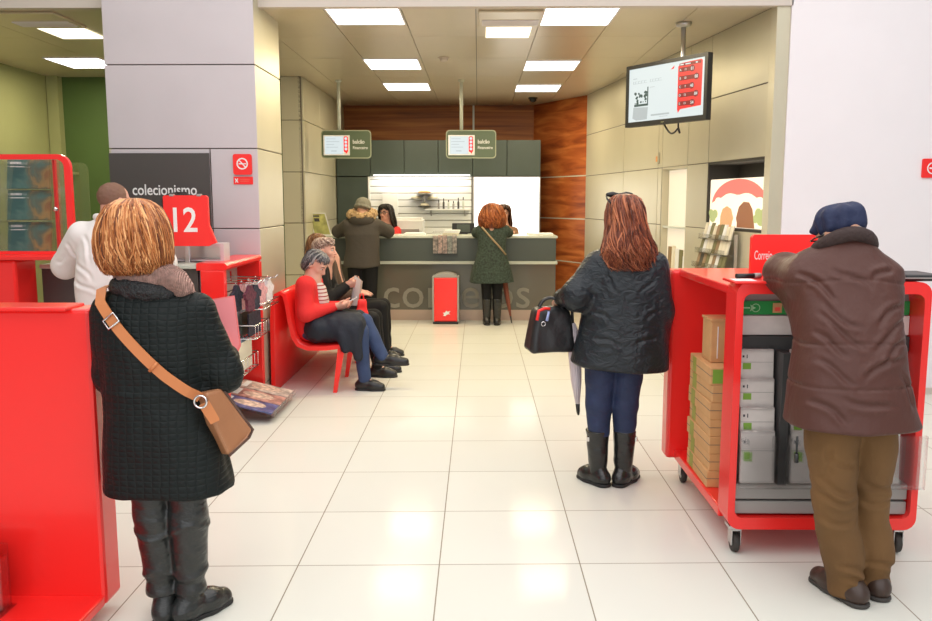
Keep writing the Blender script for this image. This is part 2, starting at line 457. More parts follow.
def floor_mat():
    m = M('cream_floor_tile', (.74, .71, .64), .16, spec=.035); nt = m.node_tree; N = nt.nodes; L = nt.links
    b = N['Principled BSDF']; g = N.new('ShaderNodeNewGeometry'); sp = N.new('ShaderNodeSeparateXYZ'); L.new(g.outputs['Position'], sp.inputs[0])
    def ma(op, a, c, d=None):
        q = N.new('ShaderNodeMath'); q.operation = op
        for i, v in enumerate((a, c, d)):
            if v is None: continue
            if isinstance(v, (int, float)): q.inputs[i].default_value = v
            else: L.new(v, q.inputs[i])
        return q.outputs[0]
    x, y = sp.outputs[0], sp.outputs[1]
    u = ma('DIVIDE', ma('ADD', x, .186+.615*40), .6155)
    v = ma('DIVIDE', ma('SUBTRACT', ma('ADD', y, .634*40), ma('MULTIPLY_ADD', x, .03, 4.132)), .634)
    fu, fv = ma('FRACT', u, 0), ma('FRACT', v, 0)
    du = ma('MULTIPLY', ma('MINIMUM', fu, ma('SUBTRACT', 1, fu)), .6155); dv = ma('MULTIPLY', ma('MINIMUM', fv, ma('SUBTRACT', 1, fv)), .634)
    ln = ma('LESS_THAN', ma('MINIMUM', du, dv), .0027)
    cx = N.new('ShaderNodeCombineXYZ'); L.new(ma('FLOOR', u, 0), cx.inputs[0]); L.new(ma('FLOOR', v, 0), cx.inputs[1])
    wn = N.new('ShaderNodeTexWhiteNoise'); L.new(cx.outputs[0], wn.inputs['Vector'])
    no = N.new('ShaderNodeTexNoise'); no.inputs['Scale'].default_value = 3.; no.inputs['Detail'].default_value = 5; L.new(g.outputs['Position'], no.inputs['Vector'])
    sc = ma('ADD', ma('MULTIPLY_ADD', wn.outputs['Value'], .03, .975), ma('MULTIPLY', no.outputs['Fac'], .03))
    vm = N.new('ShaderNodeVectorMath'); vm.operation = 'SCALE'; vm.inputs[0].default_value = (.715, .715, .645); L.new(sc, vm.inputs['Scale'])
    mx = N.new('ShaderNodeMix'); mx.data_type = 'RGBA'; L.new(ln, mx.inputs['Factor']); L.new(vm.outputs[0], mx.inputs['A']); mx.inputs['B'].default_value = (.30, .26, .2, 1)
    L.new(mx.outputs['Result'], b.inputs['Base Color'])
    L.new(ma('MULTIPLY_ADD', ln, .4, .12), b.inputs['Roughness'])
    bp = N.new('ShaderNodeBump'); bp.inputs['Strength'].default_value = .03; bp.inputs['Distance'].default_value = .02; L.new(no.outputs['Fac'], bp.inputs['Height']); L.new(bp.outputs['Normal'], b.inputs['Normal'])
    return m
m_floor = floor_mat()

# ================================================================ the setting
ZC = 3.1
struct('floor', B().box(-6, 6.5, -2.5, 14.2, -.1, 0), m_floor)

def panel_wall(name, fr, us, zs, mats, th=.02, skip=(), gap=.008, back=.04, wood_cells=()):
    """facing of panels with open seams over a dark core; fr: u along, v up, w out of the wall"""
    b = B().mat(1); 
    for i in range(len(us)-1):
        for j in range(len(zs)-1):
            if (i, j) in skip: continue
            b.mat(1).box(us[i], us[i+1], zs[j], zs[j+1], -back, -.004, fr=fr)
            b.mat(0).box(us[i]+gap/2, us[i+1]-gap/2, zs[j]+gap/2, zs[j+1]-gap/2, -.004, th, bev=.003, fr=fr, seg=1)
    return struct(name, b, mats)
ZS = [0, .1, .73, 1.355, 1.98, 2.62]
# ceiling over the service hall with seams
b = B().mat(1).box(-5.4, 2.6, 6.9, 14.1, ZC+.02, ZC+.1)
xs = [-5.4, -4.2, -2.95, -1.9, -1.25, -.62, -.02, .53, 1.13, 1.75, 2.6]
ys = [6.92, 8.15, 9.35, 10.7, 12.0, 14.05]
for i in range(len(xs)-1):
    for j in range(len(ys)-1):
        b.mat(0).box(xs[i]+.003, xs[i+1]-.003, ys[j]+.003, ys[j+1]-.003, ZC, ZC+.02)
struct('ceiling', b, [m_ceil, m_seam])
struct('ceiling_front', B().box(-6, 6.5, -2.5, 6.9, 4.2, 4.3), m_white)
struct('beam', B().box(-5.4, 2.45, 6.82, 6.9, ZC-.02, 4.2).box(-5.4, 2.45, 6.8, 6.82, ZC+.1, 4.2), m_beam)
struct('wall_front', B().box(2.44, 6.5, 6.82, 7.0, 0, 4.2), m_wallwhite)
struct('trim_1', B().box(2.335, 2.44, 6.84, 6.98, 0, ZC), m_panel)
struct('baseboard_front', B().box(2.44, 6.5, 6.808, 6.82, 0, .05), m_beam)
struct('wall_left', B().box(-5.45, -5.35, 3, 10.7, 0, 4.2), m_leftwall)
struct('wall_back_left', B().box(-5.45, -2.46, 10.7, 10.8, 0, ZC), m_green)
struct('trim_2', B().box(-5.34, -5.2, 10.58, 10.7, 0, ZC), m_leftwall)
struct('trim_3', B().box(-5.2, -5.05, 10.62, 10.66, 1.9, 1.93).box(-5.08, -5.05, 10.66, 10.7, 1.9, 1.93), m_leftwall)
# partition to the left of the counter: end face and long side
panel_wall('wall_partition', Fr((-2.46, 10.7, 0), (1, 0, 0), (0, 0, 1), (0, -1, 0)), [0, .25], [0, .63, 1.29, 1.93, 2.57, ZC], [m_panel, m_seam])
panel_wall('wall_side_left', Fr((-2.2, 10.68, 0), (0, 1, 0), (0, 0, 1), (1, 0, 0)), [0, 1.1, 2.2, 3.3], [0, .63, 1.29, 1.93, 2.57, ZC], [m_panel, m_seam])
# back wall and slanting wood wall
b = B().box(-2.3, 1.2, 13.9, 14.0, 0, ZC); b.mat(1).box(-.09, -.06, 13.88, 13.9, 2.4, ZC)
struct('wall_back', b, [m_wood, m_ledge])
d = Vector((.9-1.59, 13.9-12.6, 0)); Lw = d.length
fw = Fr((1.59, 12.6, 0), d, (0, 0, 1), Vector((-d.y, d.x, 0)))
b = B()
for z0, z1 in ((0, .63), (.645, 1.29), (1.305, 1.93), (1.945, ZC)): b.mat(0).box(-.02, Lw, z0, z1, -.06, 0, fr=fw)
b.mat(1)
for z in (.63, 1.29, 1.93): b.box(-.02, Lw, z, z+.015, -.06, .004, fr=fw)
struct('wall_wood', b, [m_wood2, m_ledge])
# slanting right wall with two niches
u = Vector((1.59-2.35, 12.6-6.9, 0)).normalized(); nr = Vector((-u.y, u.x, 0))
FR_ = Fr((2.35, 6.9, 0), u, (0, 0, 1), nr)
panel_wall('wall_right', FR_, [0, .02, 1.24, 1.76, 2.5, 2.63, 3.9, 5.74], [0, .73, 1.31, 1.93, 2.52, ZC], [m_panel, m_seam], th=0., skip={(1, 2), (3, 2), (3, 1)})
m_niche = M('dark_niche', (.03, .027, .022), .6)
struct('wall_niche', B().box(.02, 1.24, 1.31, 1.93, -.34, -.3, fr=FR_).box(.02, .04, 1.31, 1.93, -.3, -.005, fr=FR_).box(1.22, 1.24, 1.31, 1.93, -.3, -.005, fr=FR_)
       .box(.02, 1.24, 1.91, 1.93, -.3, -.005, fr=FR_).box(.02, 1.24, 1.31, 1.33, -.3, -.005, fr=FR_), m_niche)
b = B().box(1.76, 2.5, .73, 1.93, -.34, -.3, fr=FR_)
for a in ((1.76, 1.78), (2.48, 2.5)): b.box(a[0], a[1], .73, 1.93, -.3, -.005, fr=FR_)
b.box(1.76, 2.5, 1.91, 1.93, -.3, -.005, fr=FR_).box(1.76, 2.5, .73, .75, -.3, -.005, fr=FR_)
struct('wall_niche_pale', b, m_panel)
# the big pillar
fp = Fr((-2.9, 6.67, 0), (1, 0, 0), (0, 0, 1), (0, -1, 0))
b = B().mat(1).box(-2.885, -1.745, 6.685, 7.5, 0, 4.2)
for z0, z1 in zip([.0, .1, .73, 1.355, 1.98, 2.62, 3.4], [.1, .73, 1.355, 1.98, 2.62, 3.4, 4.2]):
    b.mat(0)
    if z0 >= 1.98 or z1 <= .73: b.box(0, 1.17, z0+.004, z1-.004, -.014, 0, bev=.003, fr=fp, seg=1)
    else: b.box(.80, 1.17, z0+.004, z1-.004, -.014, 0, bev=.003, fr=fp, seg=1); b.box(0, .79, z0+.004, z1-.004, -.014, -.004, fr=fp)
    b.mat(2).box(-1.745, -1.73, 6.672, 7.5, z0+.004, z1-.004, bev=.003, seg=1)
    b.box(-2.9, -2.885, 6.672, 7.5, z0+.004, z1-.004)
struct('pillar', b, [m_panelf, m_seam, m_panel])
t = obj('wall_sign', B().box(.0, .79, 1.30, 1.945, .0005, .014, bev=.002, fr=fp), m_dkpanel); tag(t, 'dark grey wall panel lettered colecionismo on the big pale pillar', 'sign')
text('lettering', 'colecionismo', Fr((-2.47, 6.655, 1.66), (1, 0, 0), (0, 0, 1), (0, -1, 0)), m_whitep, t, width=.51, height=.085, bold=.012)
# no smoking sign, plus the small plate under it
fs = Fr((-1.848, 6.669, 1.857), (1, 0, 0), (0, 0, 1), (0, -1, 0))
t = thing('no_smoking_sign', 'small red no smoking sign with a strip below, on the pale pillar', 'sign', (-1.848, 6.669, 1.70))
obj('plate', B().prism(rrect(-.073, .073, -.08, .08, .018), 0, .018, fs), m_redmatt, t)
b = B().ring([(.045*math.cos(a), .045*math.sin(a)+.005) for a in np.linspace(0, 2*PI, 25)[:-1]], [(.035*math.cos(a), .035*math.sin(a)+.005) for a in np.linspace(0, 2*PI, 25)[:-1]], .018, .020, fs)
b.prism([(-.03, .033), (-.024, .038), (.03, -.022), (.024, -.028)], .018, .0205, fs).box(-.028, .012, 0, .009, .018, .02, fr=fs).box(.016, .028, 0, .009, .018, .02, fr=fs)
obj('no_smoking_symbol', b, m_whitep, t)
fs2 = Fr((-1.848, 6.669, 1.732), (1, 0, 0), (0, 0, 1), (0, -1, 0))
p = obj('strip', B().box(-.076, .076, -.03, .03, 0, .006, fr=fs2), m_redmatt, t)
obj('emblem', B().prism([(-.065, .014), (-.06, .018), (-.052, .005), (-.044, .018), (-.039, .014), (-.046, 0), (-.039, -.014), (-.044, -.018), (-.052, -.005), (-.06, -.018), (-.065, -.014), (-.058, 0)], .006, .008, fs2), m_whitep, p)
m_pinkt = M('pale_red_print', (.9, .12, .08), .5)
b = B()
for k, w in enumerate((.075, .07)): b.box(-.025, -.025+w, .006-k*.014, .012-k*.014, .006, .0075, fr=fs2)
obj('print_lines', b, m_pinkt, p)
# sign at the right edge, on the white wall
fs = Fr((3.61, 6.818, 1.83), (1, 0, 0), (0, 0, 1), (0, -1, 0))
t = thing('red_wall_sign', 'red sign with a white ringed bar on the white wall', 'sign', (3.61, 6.818, 1.75))
obj('plate', B().prism(rrect(-.085, .085, -.075, .075, .012), 0, .012, fs), m_redmatt, t)
cc = [(math.cos(a), math.sin(a)) for a in np.linspace(0, 2*PI, 25)[:-1]]
obj('ring_symbol', B().ring([(.048*c, .048*s) for c, s in cc], [(.039*c, .039*s) for c, s in cc], .012, .014, fs).box(-.03, .03, -.006, .006, .012, .014, fr=fs), m_whitep, t)

# ================================================================ ceiling lamps and devices
lab = ['square ceiling light panel nearest the beam, left row, before the hanging signs', 'square ceiling light panel nearest the beam, right row, by the television pole',
       'middle one of the three light panels in the left ceiling row', 'middle one of the three light panels in the right ceiling row',
       'ceiling light panel deepest in the left row, above the hanging signs', 'ceiling light panel deepest in the right row, towards the wood wall',
       'ceiling light panel in the green-walled area left of the pillar']
for i, (x, y) in enumerate([(-.93, 7.2), (.83, 7.25), (-.955, 9.72), (.825, 9.84), (-.955, 11.62), (.81, 11.78), (-4.38, 9.58)]):
    w, l = .29, .34
    t = thing('ceiling_light', lab[i], 'ceiling light', (x, y, ZC-.012), 'square ceiling light panels')
    fc = Fr((x, y, ZC), (1, 0, 0), (0, -1, 0), (0, 0, -1))
    obj('frame', B().ring(rrect(-w-.015, w+.015, -l-.015, l+.015, .005, 1), rrect(-w, w, -l, l, .004, 1), 0, .012, fc), m_white, t)
    obj('diffuser', B().box(-w, w, -l, l, .001, .007, fr=fc), m_lamp, t)
for x, y, lb in ((.27, 7.3, 'ceiling air unit with a small warm light, between the two nearest light panels'), (-3.72, 7.3, 'ceiling air unit with a small warm light, left of the pillar')):
    fc = Fr((x, y, ZC), (1, 0, 0), (0, -1, 0), (0, 0, -1))
    t = thing('ceiling_air_unit', lb, 'air vent', (x, y, ZC-.03), 'ceiling air units')
    obj('housing', B().box(-.27, .27, -.32, .27, 0, .02, bev=.006, fr=fc), m_ceil, t)
    b = B()
    for k in range(5): b.box(-.24, .24, -.05-.04*k, -.03-.04*k, .02, .03, fr=fc)
    obj('grille', b, m_white, t)
    obj('light_panel', B().box(-.2, .2, -.85, -.36, 0, .012, bev=.003, fr=fc), m_lampw, t)
t = thing('smoke_detector', 'small round smoke detector on the ceiling', 'smoke detector', (-.37, 9.3, ZC-.05))
obj('base', B().lathe([(.06, 0), (.06, -.012), (.05, -.016)], (-.37, 9.3, ZC), 20), m_beam, t)
obj('sensor', B().lathe([(.045, 0), (.042, -.025), (.02, -.036), (.004, -.038)], (-.37, 9.3, ZC-.014), 20), m_beam, t)
t = thing('security_camera', 'tiny dark dome camera on the ceiling corner by the wood wall', 'camera', (.82, 12.9, ZC-.07))
obj('mount', B().lathe([(.07, 0), (.07, -.015)], (.82, 12.9, ZC), 16), m_black, t)
obj('dome', B().lathe([(.055, 0), (.05, -.03), (.03, -.05), (.004, -.055)], (.82, 12.9, ZC-.015), 16), m_black, t)
t = thing('thermostat', 'small pale thermostat on the right wall beside the narrow niche', 'thermostat', (2.0, 9.3, 1.98))
obj('body', B().box(2.58, 2.66, 1.98, 2.10, .0, .02, bev=.004, fr=FR_), m_panel, t); obj('button', B().box(2.6, 2.64, 2.0, 2.06, .02, .025, fr=FR_), M('amber', (.7, .3, .08), .4), t)

# hanging counter signs
m_signgreen = M('olive_sign_board', (.10, .135, .075), .35); m_signedge = M('pale_sign_edge', (.35, .37, .25), .4)
for x0, px, lb in ((-2.02, -1.79, 'hanging green sign board with a small lit screen, nearer the left partition'), (-.413, -.215, 'hanging green sign board with a small lit screen, over the middle of the counter')):
    t = thing('hanging_sign', lb, 'sign', (x0+.32, 11.0, 2.11), 'hanging counter signs')
    f = Fr((x0, 10.98, 2.115), (1, 0, 0), (0, 0, 1), (0, -1, 0))
    obj('board', B().prism(rrect(0, .64, 0, .35, .045), -.05, .012, f), m_signgreen, t)
    obj('rim', B().ring(rrect(0, .645, -.004, .354, .047), rrect(.012, .633, .008, .342, .04), .0, .016, f), m_signedge, t)
    p = obj('pole', B().tube([(px, 11.01, 2.46), (px, 11.01, ZC)], .022, 12), m_ledge, t); obj('pole_collar', B().lathe([(.045, 0), (.04, -.02), (.024, -.03)], (px, 11.01, ZC), 16), m_ledge, p)
    s_ = obj('screen', B().box(.03, .37, .035, .29, .012, .022, bev=.004, fr=f), m_whitep, t)
    obj('screen_picture', B().box(.048, .29, .05, .275, .022, .024, fr=f), m_screenw, s_)
    b = B().prism(rrect(.293, .35, .075, .275, .02), .022, .025, f).prism([(.30, .09), (.345, .09), (.33, .052)], .022, .025, f)
    obj('red_column', b, m_screenr, s_)
    b = B()
    for k in range(4): b.prism([(.321+.018*math.cos(a), .247-.044*k+.018*math.sin(a)) for a in np.linspace(0, 2*PI, 13)[:-1]], .025, .0262, f)
    obj('number_discs', b, m_screenw, s_)
    b = B()
    for k in range(4): b.box(.07, .07+(.12, .17, .1, .15)[k], .24-.035*k, .246-.035*k, .024, .0252, fr=f)
    b.box(.13, .2, .085, .095, .024, .0252, fr=f); obj('text_lines', b, m_screeng, s_)
    text('lettering', 'balcão', Fr(f(.41, .185, .0125), (1, 0, 0), (0, 0, 1), (0, -1, 0)), m_whitep, t, height=.05, width=.15, bold=.01, anchor='l')
    text('lettering', 'Financeiro', Fr(f(.41, .115, .0125), (1, 0, 0), (0, 0, 1), (0, -1, 0)), m_whitep, t, height=.036, width=.19, bold=.01, anchor='l')

# television
a, c = Vector((1.35, 7.84, 0)), Vector((1.872, 7.05, 0)); ux = (c-a).normalized(); nn = Vector((ux.y, -ux.x, 0)); WT = .998
ft = Fr((1.35, 7.84, 2.232), ux, (0, 0, 1), nn, (c-a).length/WT)
t = thing('television', 'black flat television hung from the ceiling, showing a queue board', 'television', (1.61, 7.45, 2.232))
obj('casing', B().box(0, WT, 0, .57, -.05, 0, bev=.006, fr=ft).box(.2, WT-.2, .12, .45, -.1, -.05, bev=.01, fr=ft).ring(rrect(0, WT, 0, .57, .008, 2), rrect(.035, WT-.035, .045, .535, .003, 2), 0, .012, ft), m_black, t)
sc_ = obj('screen', B().box(.035, WT-.035, .045, .535, 0, .004, fr=ft), m_screenw, t)
X0 = .035; 
obj('red_column', B().prism([(.655, .12), (.665, .085), (.69, .115), (.93, .13), (.935, .51), (.92, .522), (.70, .515), (.655, .49)], .004, .006, ft), m_screenr, sc_)
b = B(); b2 = B()
for k in range(5):
    y = .455-.073*k; xr = (.83, .88, .83, .88, .84)[k]
    b.prism(rrect(.665, xr, y-.02, y+.02, .019), .006, .0075, ft).prism([(xr-.01+.03*math.cos(q), y+.03*math.sin(q)) for q in np.linspace(0, 2*PI, 17)[:-1]], .006, .0078, ft)
b.box(.67, .92, .487, .512, .006, .0075, fr=ft)
obj('dark_pills', b, m_screend, sc_)
for k, (l1, l2, nb) in enumerate((('A', '11', '81'), ('B', '10', '88'), ('C', '9', '48'), ('D', '12', '84'), ('E', '13', '54'))):
    y = .455-.073*k; xr = (.83, .88, .83, .88, .84)[k]
    for s_, x, hh in ((l1, .685, .02), (l2, .745, .018), (nb, xr-.01, .026)):
        text('number', s_, Fr(ft(x, y, .0079), ux, (0, 0, 1), nn), m_screenw, sc_, height=hh, ext=.0006, bold=.01)
b = B().box(.68, .72, .495, .505, .0075, .009, fr=ft).box(.74, .8, .495, .505, .0075, .009, fr=ft).box(.86, .88, .494, .507, .0075, .009, fr=ft); obj('column_headings', b, m_screenw, sc_)
b = B().box(.09, .14, .44, .446, .004, .0055, fr=ft)
for x0, x1 in ((.09, .11), (.115, .15), (.155, .19), (.195, .23), (.235, .27), (.31, .33), (.34, .37), (.375, .41), (.415, .46)): b.box(x0, x1, .395, .398, .004, .0055, fr=ft).box(x0, x0+.004, .398, .415, .004, .0055, fr=ft).box(x0, x1-.006, .415, .418, .004, .0055, fr=ft)
for k in range(1): b.box(.31, .37, .345, .349, .004, .0055, fr=ft)
b.box(.44, .54, .07, .074, .004, .0055, fr=ft).prism(rrect(.33, .56, .085, .10, .003, 1), .004, .005, ft)
b.prism([(.09, .08), (.14, .058), (.28, .06), (.29, .17), (.1, .18)], .004, .005, ft)
obj('text_lines', b, m_screeng, sc_)
rg = random.Random(4); b = B()
for k in range(26):
    x, y, r = rg.uniform(.12, .28), rg.uniform(.21, .31), rg.uniform(.006, .017); b.prism([(x+r*math.cos(q)*rg.uniform(.6, 1.3), y+r*math.sin(q)*rg.uniform(.6, 1.3)) for q in np.linspace(0, 2*PI, 9)[:-1]], .004, .0055+.00002*k, ft)
b.box(.11, .29, .185, .205, .004, .0055, fr=ft).box(.278, .29, .205, .355, .004, .0055, fr=ft); obj('dark_picture', b, m_screenk, sc_)
obj('red_emblem', B().prism([(.565, .475), (.585, .49), (.61, .505), (.6, .478)], .004, .0055, ft), m_screenr, sc_)
obj('maker_badge', B().box(WT/2-.03, WT/2+.01, .014, .026, .012, .014, fr=ft), m_chrome, t)
pp = ft(WT/2, .3, -.2)
p = obj('pole', B().tube([(pp.x, pp.y, 2.5), (pp.x, pp.y, ZC)], .022, 14).box(WT/2-.03, WT/2+.03, .2, .4, -.2, -.09, fr=ft), m_metal, t)
obj('pole_collar', B().lathe([(.07, 0), (.06, -.03), (.024, -.04)], (pp.x, pp.y, ZC), 18), m_metal, p)
obj('cable', B().tube([ft(.46+.17*k/10, .0-.075*math.sin(PI*k/11)-.02*(k/10), -.04) for k in range(11)]+[ft(.65, -.09, -.04)], .008, 8).tube([ft(.63, .0, -.04), ft(.625, -.03, -.045), ft(.645, -.09, -.05)], .007, 8), m_black, t)

# light box poster in the niche: pale scene, red umbrella, two heads, greenery
def em(name, c, s): return M(name, (c[0]*.5, c[1]*.5, c[2]*.5), .5, emit=(c, s))
t = obj('poster_light_box', B().box(.06, 1.215, 1.335, 1.77, -.28, -.02, bev=.01, fr=FR_), em('poster_glow', (1, .86, .66), .80)); tag(t, 'glowing poster of two people under a red umbrella, in the right wall niche', 'light box')
ax = lambda s, z: (s, z)
pts = [(1.14+.0*k, 1.62) for k in range(1)]
arc = [(.60+.56*math.cos(q), 1.53+.235*math.sin(q)) for q in np.linspace(.1, PI-.1, 24)]; arc2 = [(.60+.5*math.cos(q), 1.545+.075*math.sin(q)+.025*abs(math.sin(q*4))) for q in np.linspace(PI-.15, .15, 24)]
obj('red_umbrella_picture', B().prism(arc+arc2, -.02, -.017, FR_), em('poster_red', (.9, .2, .16), .62), t)
b = B()
for x, y, r in ((1.13, 1.42, .07), (1.08, 1.45, .06), (1.17, 1.46, .05), (.15, 1.42, .08), (.2, 1.47, .06), (.1, 1.47, .06), (.25, 1.42, .05)): b.prism([(x+r*math.cos(q), y+r*.7*math.sin(q)) for q in np.linspace(0, 2*PI, 15)[:-1]], -.02, -.0175+.0001*r, FR_)
obj('greenery_picture', b, em('poster_green', (.45, .5, .2), .6), t)
obj('fair_head_picture', B().prism([(.96, 1.34), (.95, 1.44), (.91, 1.50), (.82, 1.525), (.73, 1.50), (.70, 1.45), (.68, 1.42), (.70, 1.39), (.72, 1.34)], -.02, -.0165, FR_), em('poster_tan', (.75, .40, .18), .6), t)
obj('dark_head_picture', B().prism([(.60, 1.34), (.60, 1.38), (.62, 1.42), (.60, 1.46), (.57, 1.52), (.48, 1.565), (.38, 1.56), (.31, 1.50), (.26, 1.34)], -.02, -.016, FR_), em('poster_brown', (.35, .14, .06), .5), t)
# leaflet stand below it
t = thing('leaflet_stand', 'low rack full of leaflets standing under the glowing umbrella poster', 'leaflet rack', FR_(.8, 0, .12))
obj('stand_frame', B().box(.46, 1.16, .0, .03, .02, .26, fr=FR_).box(.46, .48, .03, 1.28, .03, .06, fr=FR_).box(1.14, 1.16, .03, 1.28, .03, .06, fr=FR_), m_metal, t)
rg = random.Random(9)
m_leaf = [M('leaflet_'+n, c, .6) for n, c in (('cream', (.75, .7, .55)), ('olive', (.18, .17, .07)), ('dark', (.06, .055, .04)), ('brown', (.3, .2, .1)), ('white', (.8, .8, .78)))]
for r_ in range(4):
    z = .85+.13*r_; s_ = obj('holder_tier', B().box(.48, 1.14, z-.02, z-.01, .05, .2-.03*r_, fr=FR_).box(.48, 1.14, z-.02, z+.03, .2-.03*r_, .205-.03*r_, fr=FR_), m_acryl, t)
    for k in range(9):
        x = .50+.07*k; b = B(); fl = Fr(FR_(x, z-.01, .18-.03*r_-.02), u, Vector((0, 0, 1))-nr*.25, nr)
        b.box(0, .06, 0, .13+rg.uniform(-.02, .03), 0, .01, fr=fl); obj('leaflet', b, rg.choice(m_leaf), s_)
# pale lit display inside the narrow niche
t = thing('niche_display', 'pale backlit display panel with leaflets in the narrow wall niche', 'display', FR_(2.13, .76, -.2))
obj('back_panel', B().box(1.8, 2.46, .77, 1.9, -.29, -.07, bev=.005, fr=FR_), em('niche_glow', (1, .88, .68), .45), t)
obj('shelf', B().box(1.8, 2.46, 1.28, 1.30, -.07, -.01, fr=FR_), m_ledge, t)
b = B()
for k in range(5):
    x = 1.86+.11*k; fl = Fr(FR_(x, .78, -.065), u, Vector((0, 0, 1))-nr*.02, nr); obj('leaflet', B().box(0, .09, 0, .26+rg.uniform(-.05, .05), 0, .012, fr=fl), rg.choice(m_leaf), t)
# ================================================================ service counter at the back
t = thing('service_counter', 'long grey green counter lettered correios, with a pale ledge', 'counter', (-.58, 11.35, 0))
x0, x1 = -2.15, 1.02
obj('lower_panel', B().box(x0, x1, 11.02, 11.5, .14, .745), m_glassgrey, t)
obj('upper_panel', B().box(x0, x1, 11.0, 11.5, .785, 1.085, bev=.004), m_counter, t)
obj('ledge', B().box(x0-.01, x1+.02, 10.985, 11.4, .745, .785, bev=.005), m_ledge, t)
obj('worktop', B().box(x0-.01, x1+.02, 10.985, 11.72, 1.085, 1.115, bev=.005), m_ledge, t)
obj('kick_plate', B().box(x0, x1, 11.015, 11.5, 0, .14), m_kick, t)
text('lettering', 'correios', Fr((-1.245, 11.018, .17), (1, 0, 0), (0, 0, 1), (0, -1, 0)), m_letter, t, width=1.93, anchor='l', ext=.006)
b = B().box(x0, -1.68, 11.04, 11.06, .79, 1.08)
# leaflet stand standing at the left end of the counter top
f = Fr((-2.06, 11.12, 1.115), Vector((1, -.15, 0)), Vector((-.28, .12, 1)), Vector((.1, -1, .1)))
t = thing('picture_frame', 'tilted white framed poster standing on the left end of the counter', 'poster stand', (-2.0, 11.12, 1.115))
obj('frame', B().ring(rrect(-.11, .13, 0, .31, .006, 2), rrect(-.095, .115, .015, .295, .004, 2), 0, .015, f).box(-.11, .13, 0, .31, -.012, .0, fr=f), m_whitep, t)
m_leafpic = M('yellow_green_picture', (.5, .5, .18), .5, var=(9, .5, (1, 1, 1)))
p = obj('picture', B().box(-.095, .115, .015, .295, 0, .004, fr=f), m_leafpic, t)
obj('caption', B().box(-.07, .03, .255, .275, .004, .006, fr=f).box(-.05, .02, .19, .235, .004, .006, fr=f), m_ink, p)
obj('back_strut', B().box(-.02, .02, .0, .2, -.05, -.012, fr=f), m_whitep, t)
# rack of printed cards on the counter front
t = thing('card_rack', 'clear rack of printed cards hooked over the middle of the counter front', 'leaflet rack', (-.43, 10.96, .88))
obj('holder', B().box(-.59, -.27, 10.93, 10.935, .89, 1.12).box(-.59, -.27, 10.975, 10.98, .88, 1.18).box(-.59, -.27, 10.93, 10.98, .88, .886), m_acryl, t)
rg = random.Random(5)
for k in range(5):
    xx = -.585+.063*k; obj('card', B().box(xx, xx+.058, 10.942+.004*(k % 2), 10.95+.004*(k % 2), .89, 1.11+rg.uniform(-.02, .03), bev=.001), M('printed_card', (.55+rg.uniform(-.2, .2), .55, .48), .5, var=(30, .7, (1, 1, 1))), t)
t = thing('leaflet_stack', 'pile of pale booklets lying on the counter above the card rack', 'booklets', (-.42, 11.2, 1.115))
for k in range(4): obj('booklet', B().box(-.47+.01*k, -.26+.008*k, 11.06, 11.3, 1.115+.018*k, 1.132+.018*k, bev=.002), rg.choice([m_leaf[0], m_whitep, m_leaf[1]]), t)
t = obj('paper_sheaf', B().box(-.99, -.70, 11.15, 11.4, 1.115, 1.135, bev=.003).box(-.97, -.72, 11.17, 11.38, 1.135, 1.148, bev=.003), m_whitep); tag(t, 'flat sheaf of white paper on the counter beside the clerk in red', 'paper')
t = obj('keyboard_tray', B().box(.66, 1.0, 11.2, 11.5, 1.115, 1.14, bev=.004), m_whitep); tag(t, 'flat pale tray on the right end of the counter top', 'tray')
t = thing('monitor', 'small dark computer monitor behind the counter, right of the clerk', 'monitor', (-.2, 11.6, 1.115))
f = Fr((-.2, 11.6, 1.115), (1, 0, 0), (0, 0, 1), (0, -1, 0))
obj('casing', B().prism(rrect(-.155, .155, .01, .15, .01), 0, .03, f), m_black, t); obj('screen', B().box(-.09, .09, .03, .135, .03, .033, fr=f), m_counter, t); obj('stand', B().box(-.06, .06, 0, .012, -.06, .06, fr=f), m_black, t)
t = thing('printer', 'white office printer behind the clerk, below the slatted panel', 'printer', (-1.05, 12.3, 0.9))
obj('body', B().box(-1.33, -.79, 12.1, 12.5, .9, 1.3, bev=.015), m_slat, t); obj('output_slot', B().box(-1.28, -.84, 12.06, 12.12, 1.1, 1.17, bev=.006), m_greyshelf, t)
obj('top_cover', B().box(-1.31, -.81, 12.12, 12.48, 1.3, 1.325, bev=.006), m_whitep, t)
t = obj('back_desk', B().box(-1.66, .9, 12.0, 12.9, .86, .9, bev=.004).box(-1.64, -1.6, 12.05, 12.9, 0, .86).box(.84, .88, 12.05, 12.9, 0, .86), m_ledge); tag(t, 'low pale back desk behind the counter carrying the printer', 'desk')

# ================================================================ cabinets, slatted panel and lit panel
xc = [-2.17, -1.65, -1.13, -.61, -.085, .44, .955]
struct('wall_recess', B().box(-1.688, .955, 13.081, 13.9, 0, 1.936), m_cab)
names = ['above the tall cabinet at the left wall', 'second from the left wall, over the clerk in red', 'third from the left wall', 'fourth from the left wall, behind the middle hanging sign', 'over the left half of the lit white panel', 'at the right end beside the red wood wall']
for k in range(6):
    t = thing('overhead_cabinet', 'grey green overhead cabinet '+names[k], 'cabinet', ((xc[k]+xc[k+1])/2, 13.2, 1.94), 'overhead cabinets')
    obj('body', B().box(xc[k]+.002, xc[k+1]-.002, 13.02, 13.89, 1.94, 2.485), m_cab, t)
    obj('door', B().box(xc[k]+.004, xc[k+1]-.004, 13.0, 13.018, 1.944, 2.482, bev=.003), m_cab, t)
t = thing('tall_cabinet', 'tall grey green cabinet behind the customer in the brown hooded coat', 'cabinet', (-1.91, 13.2, 0))
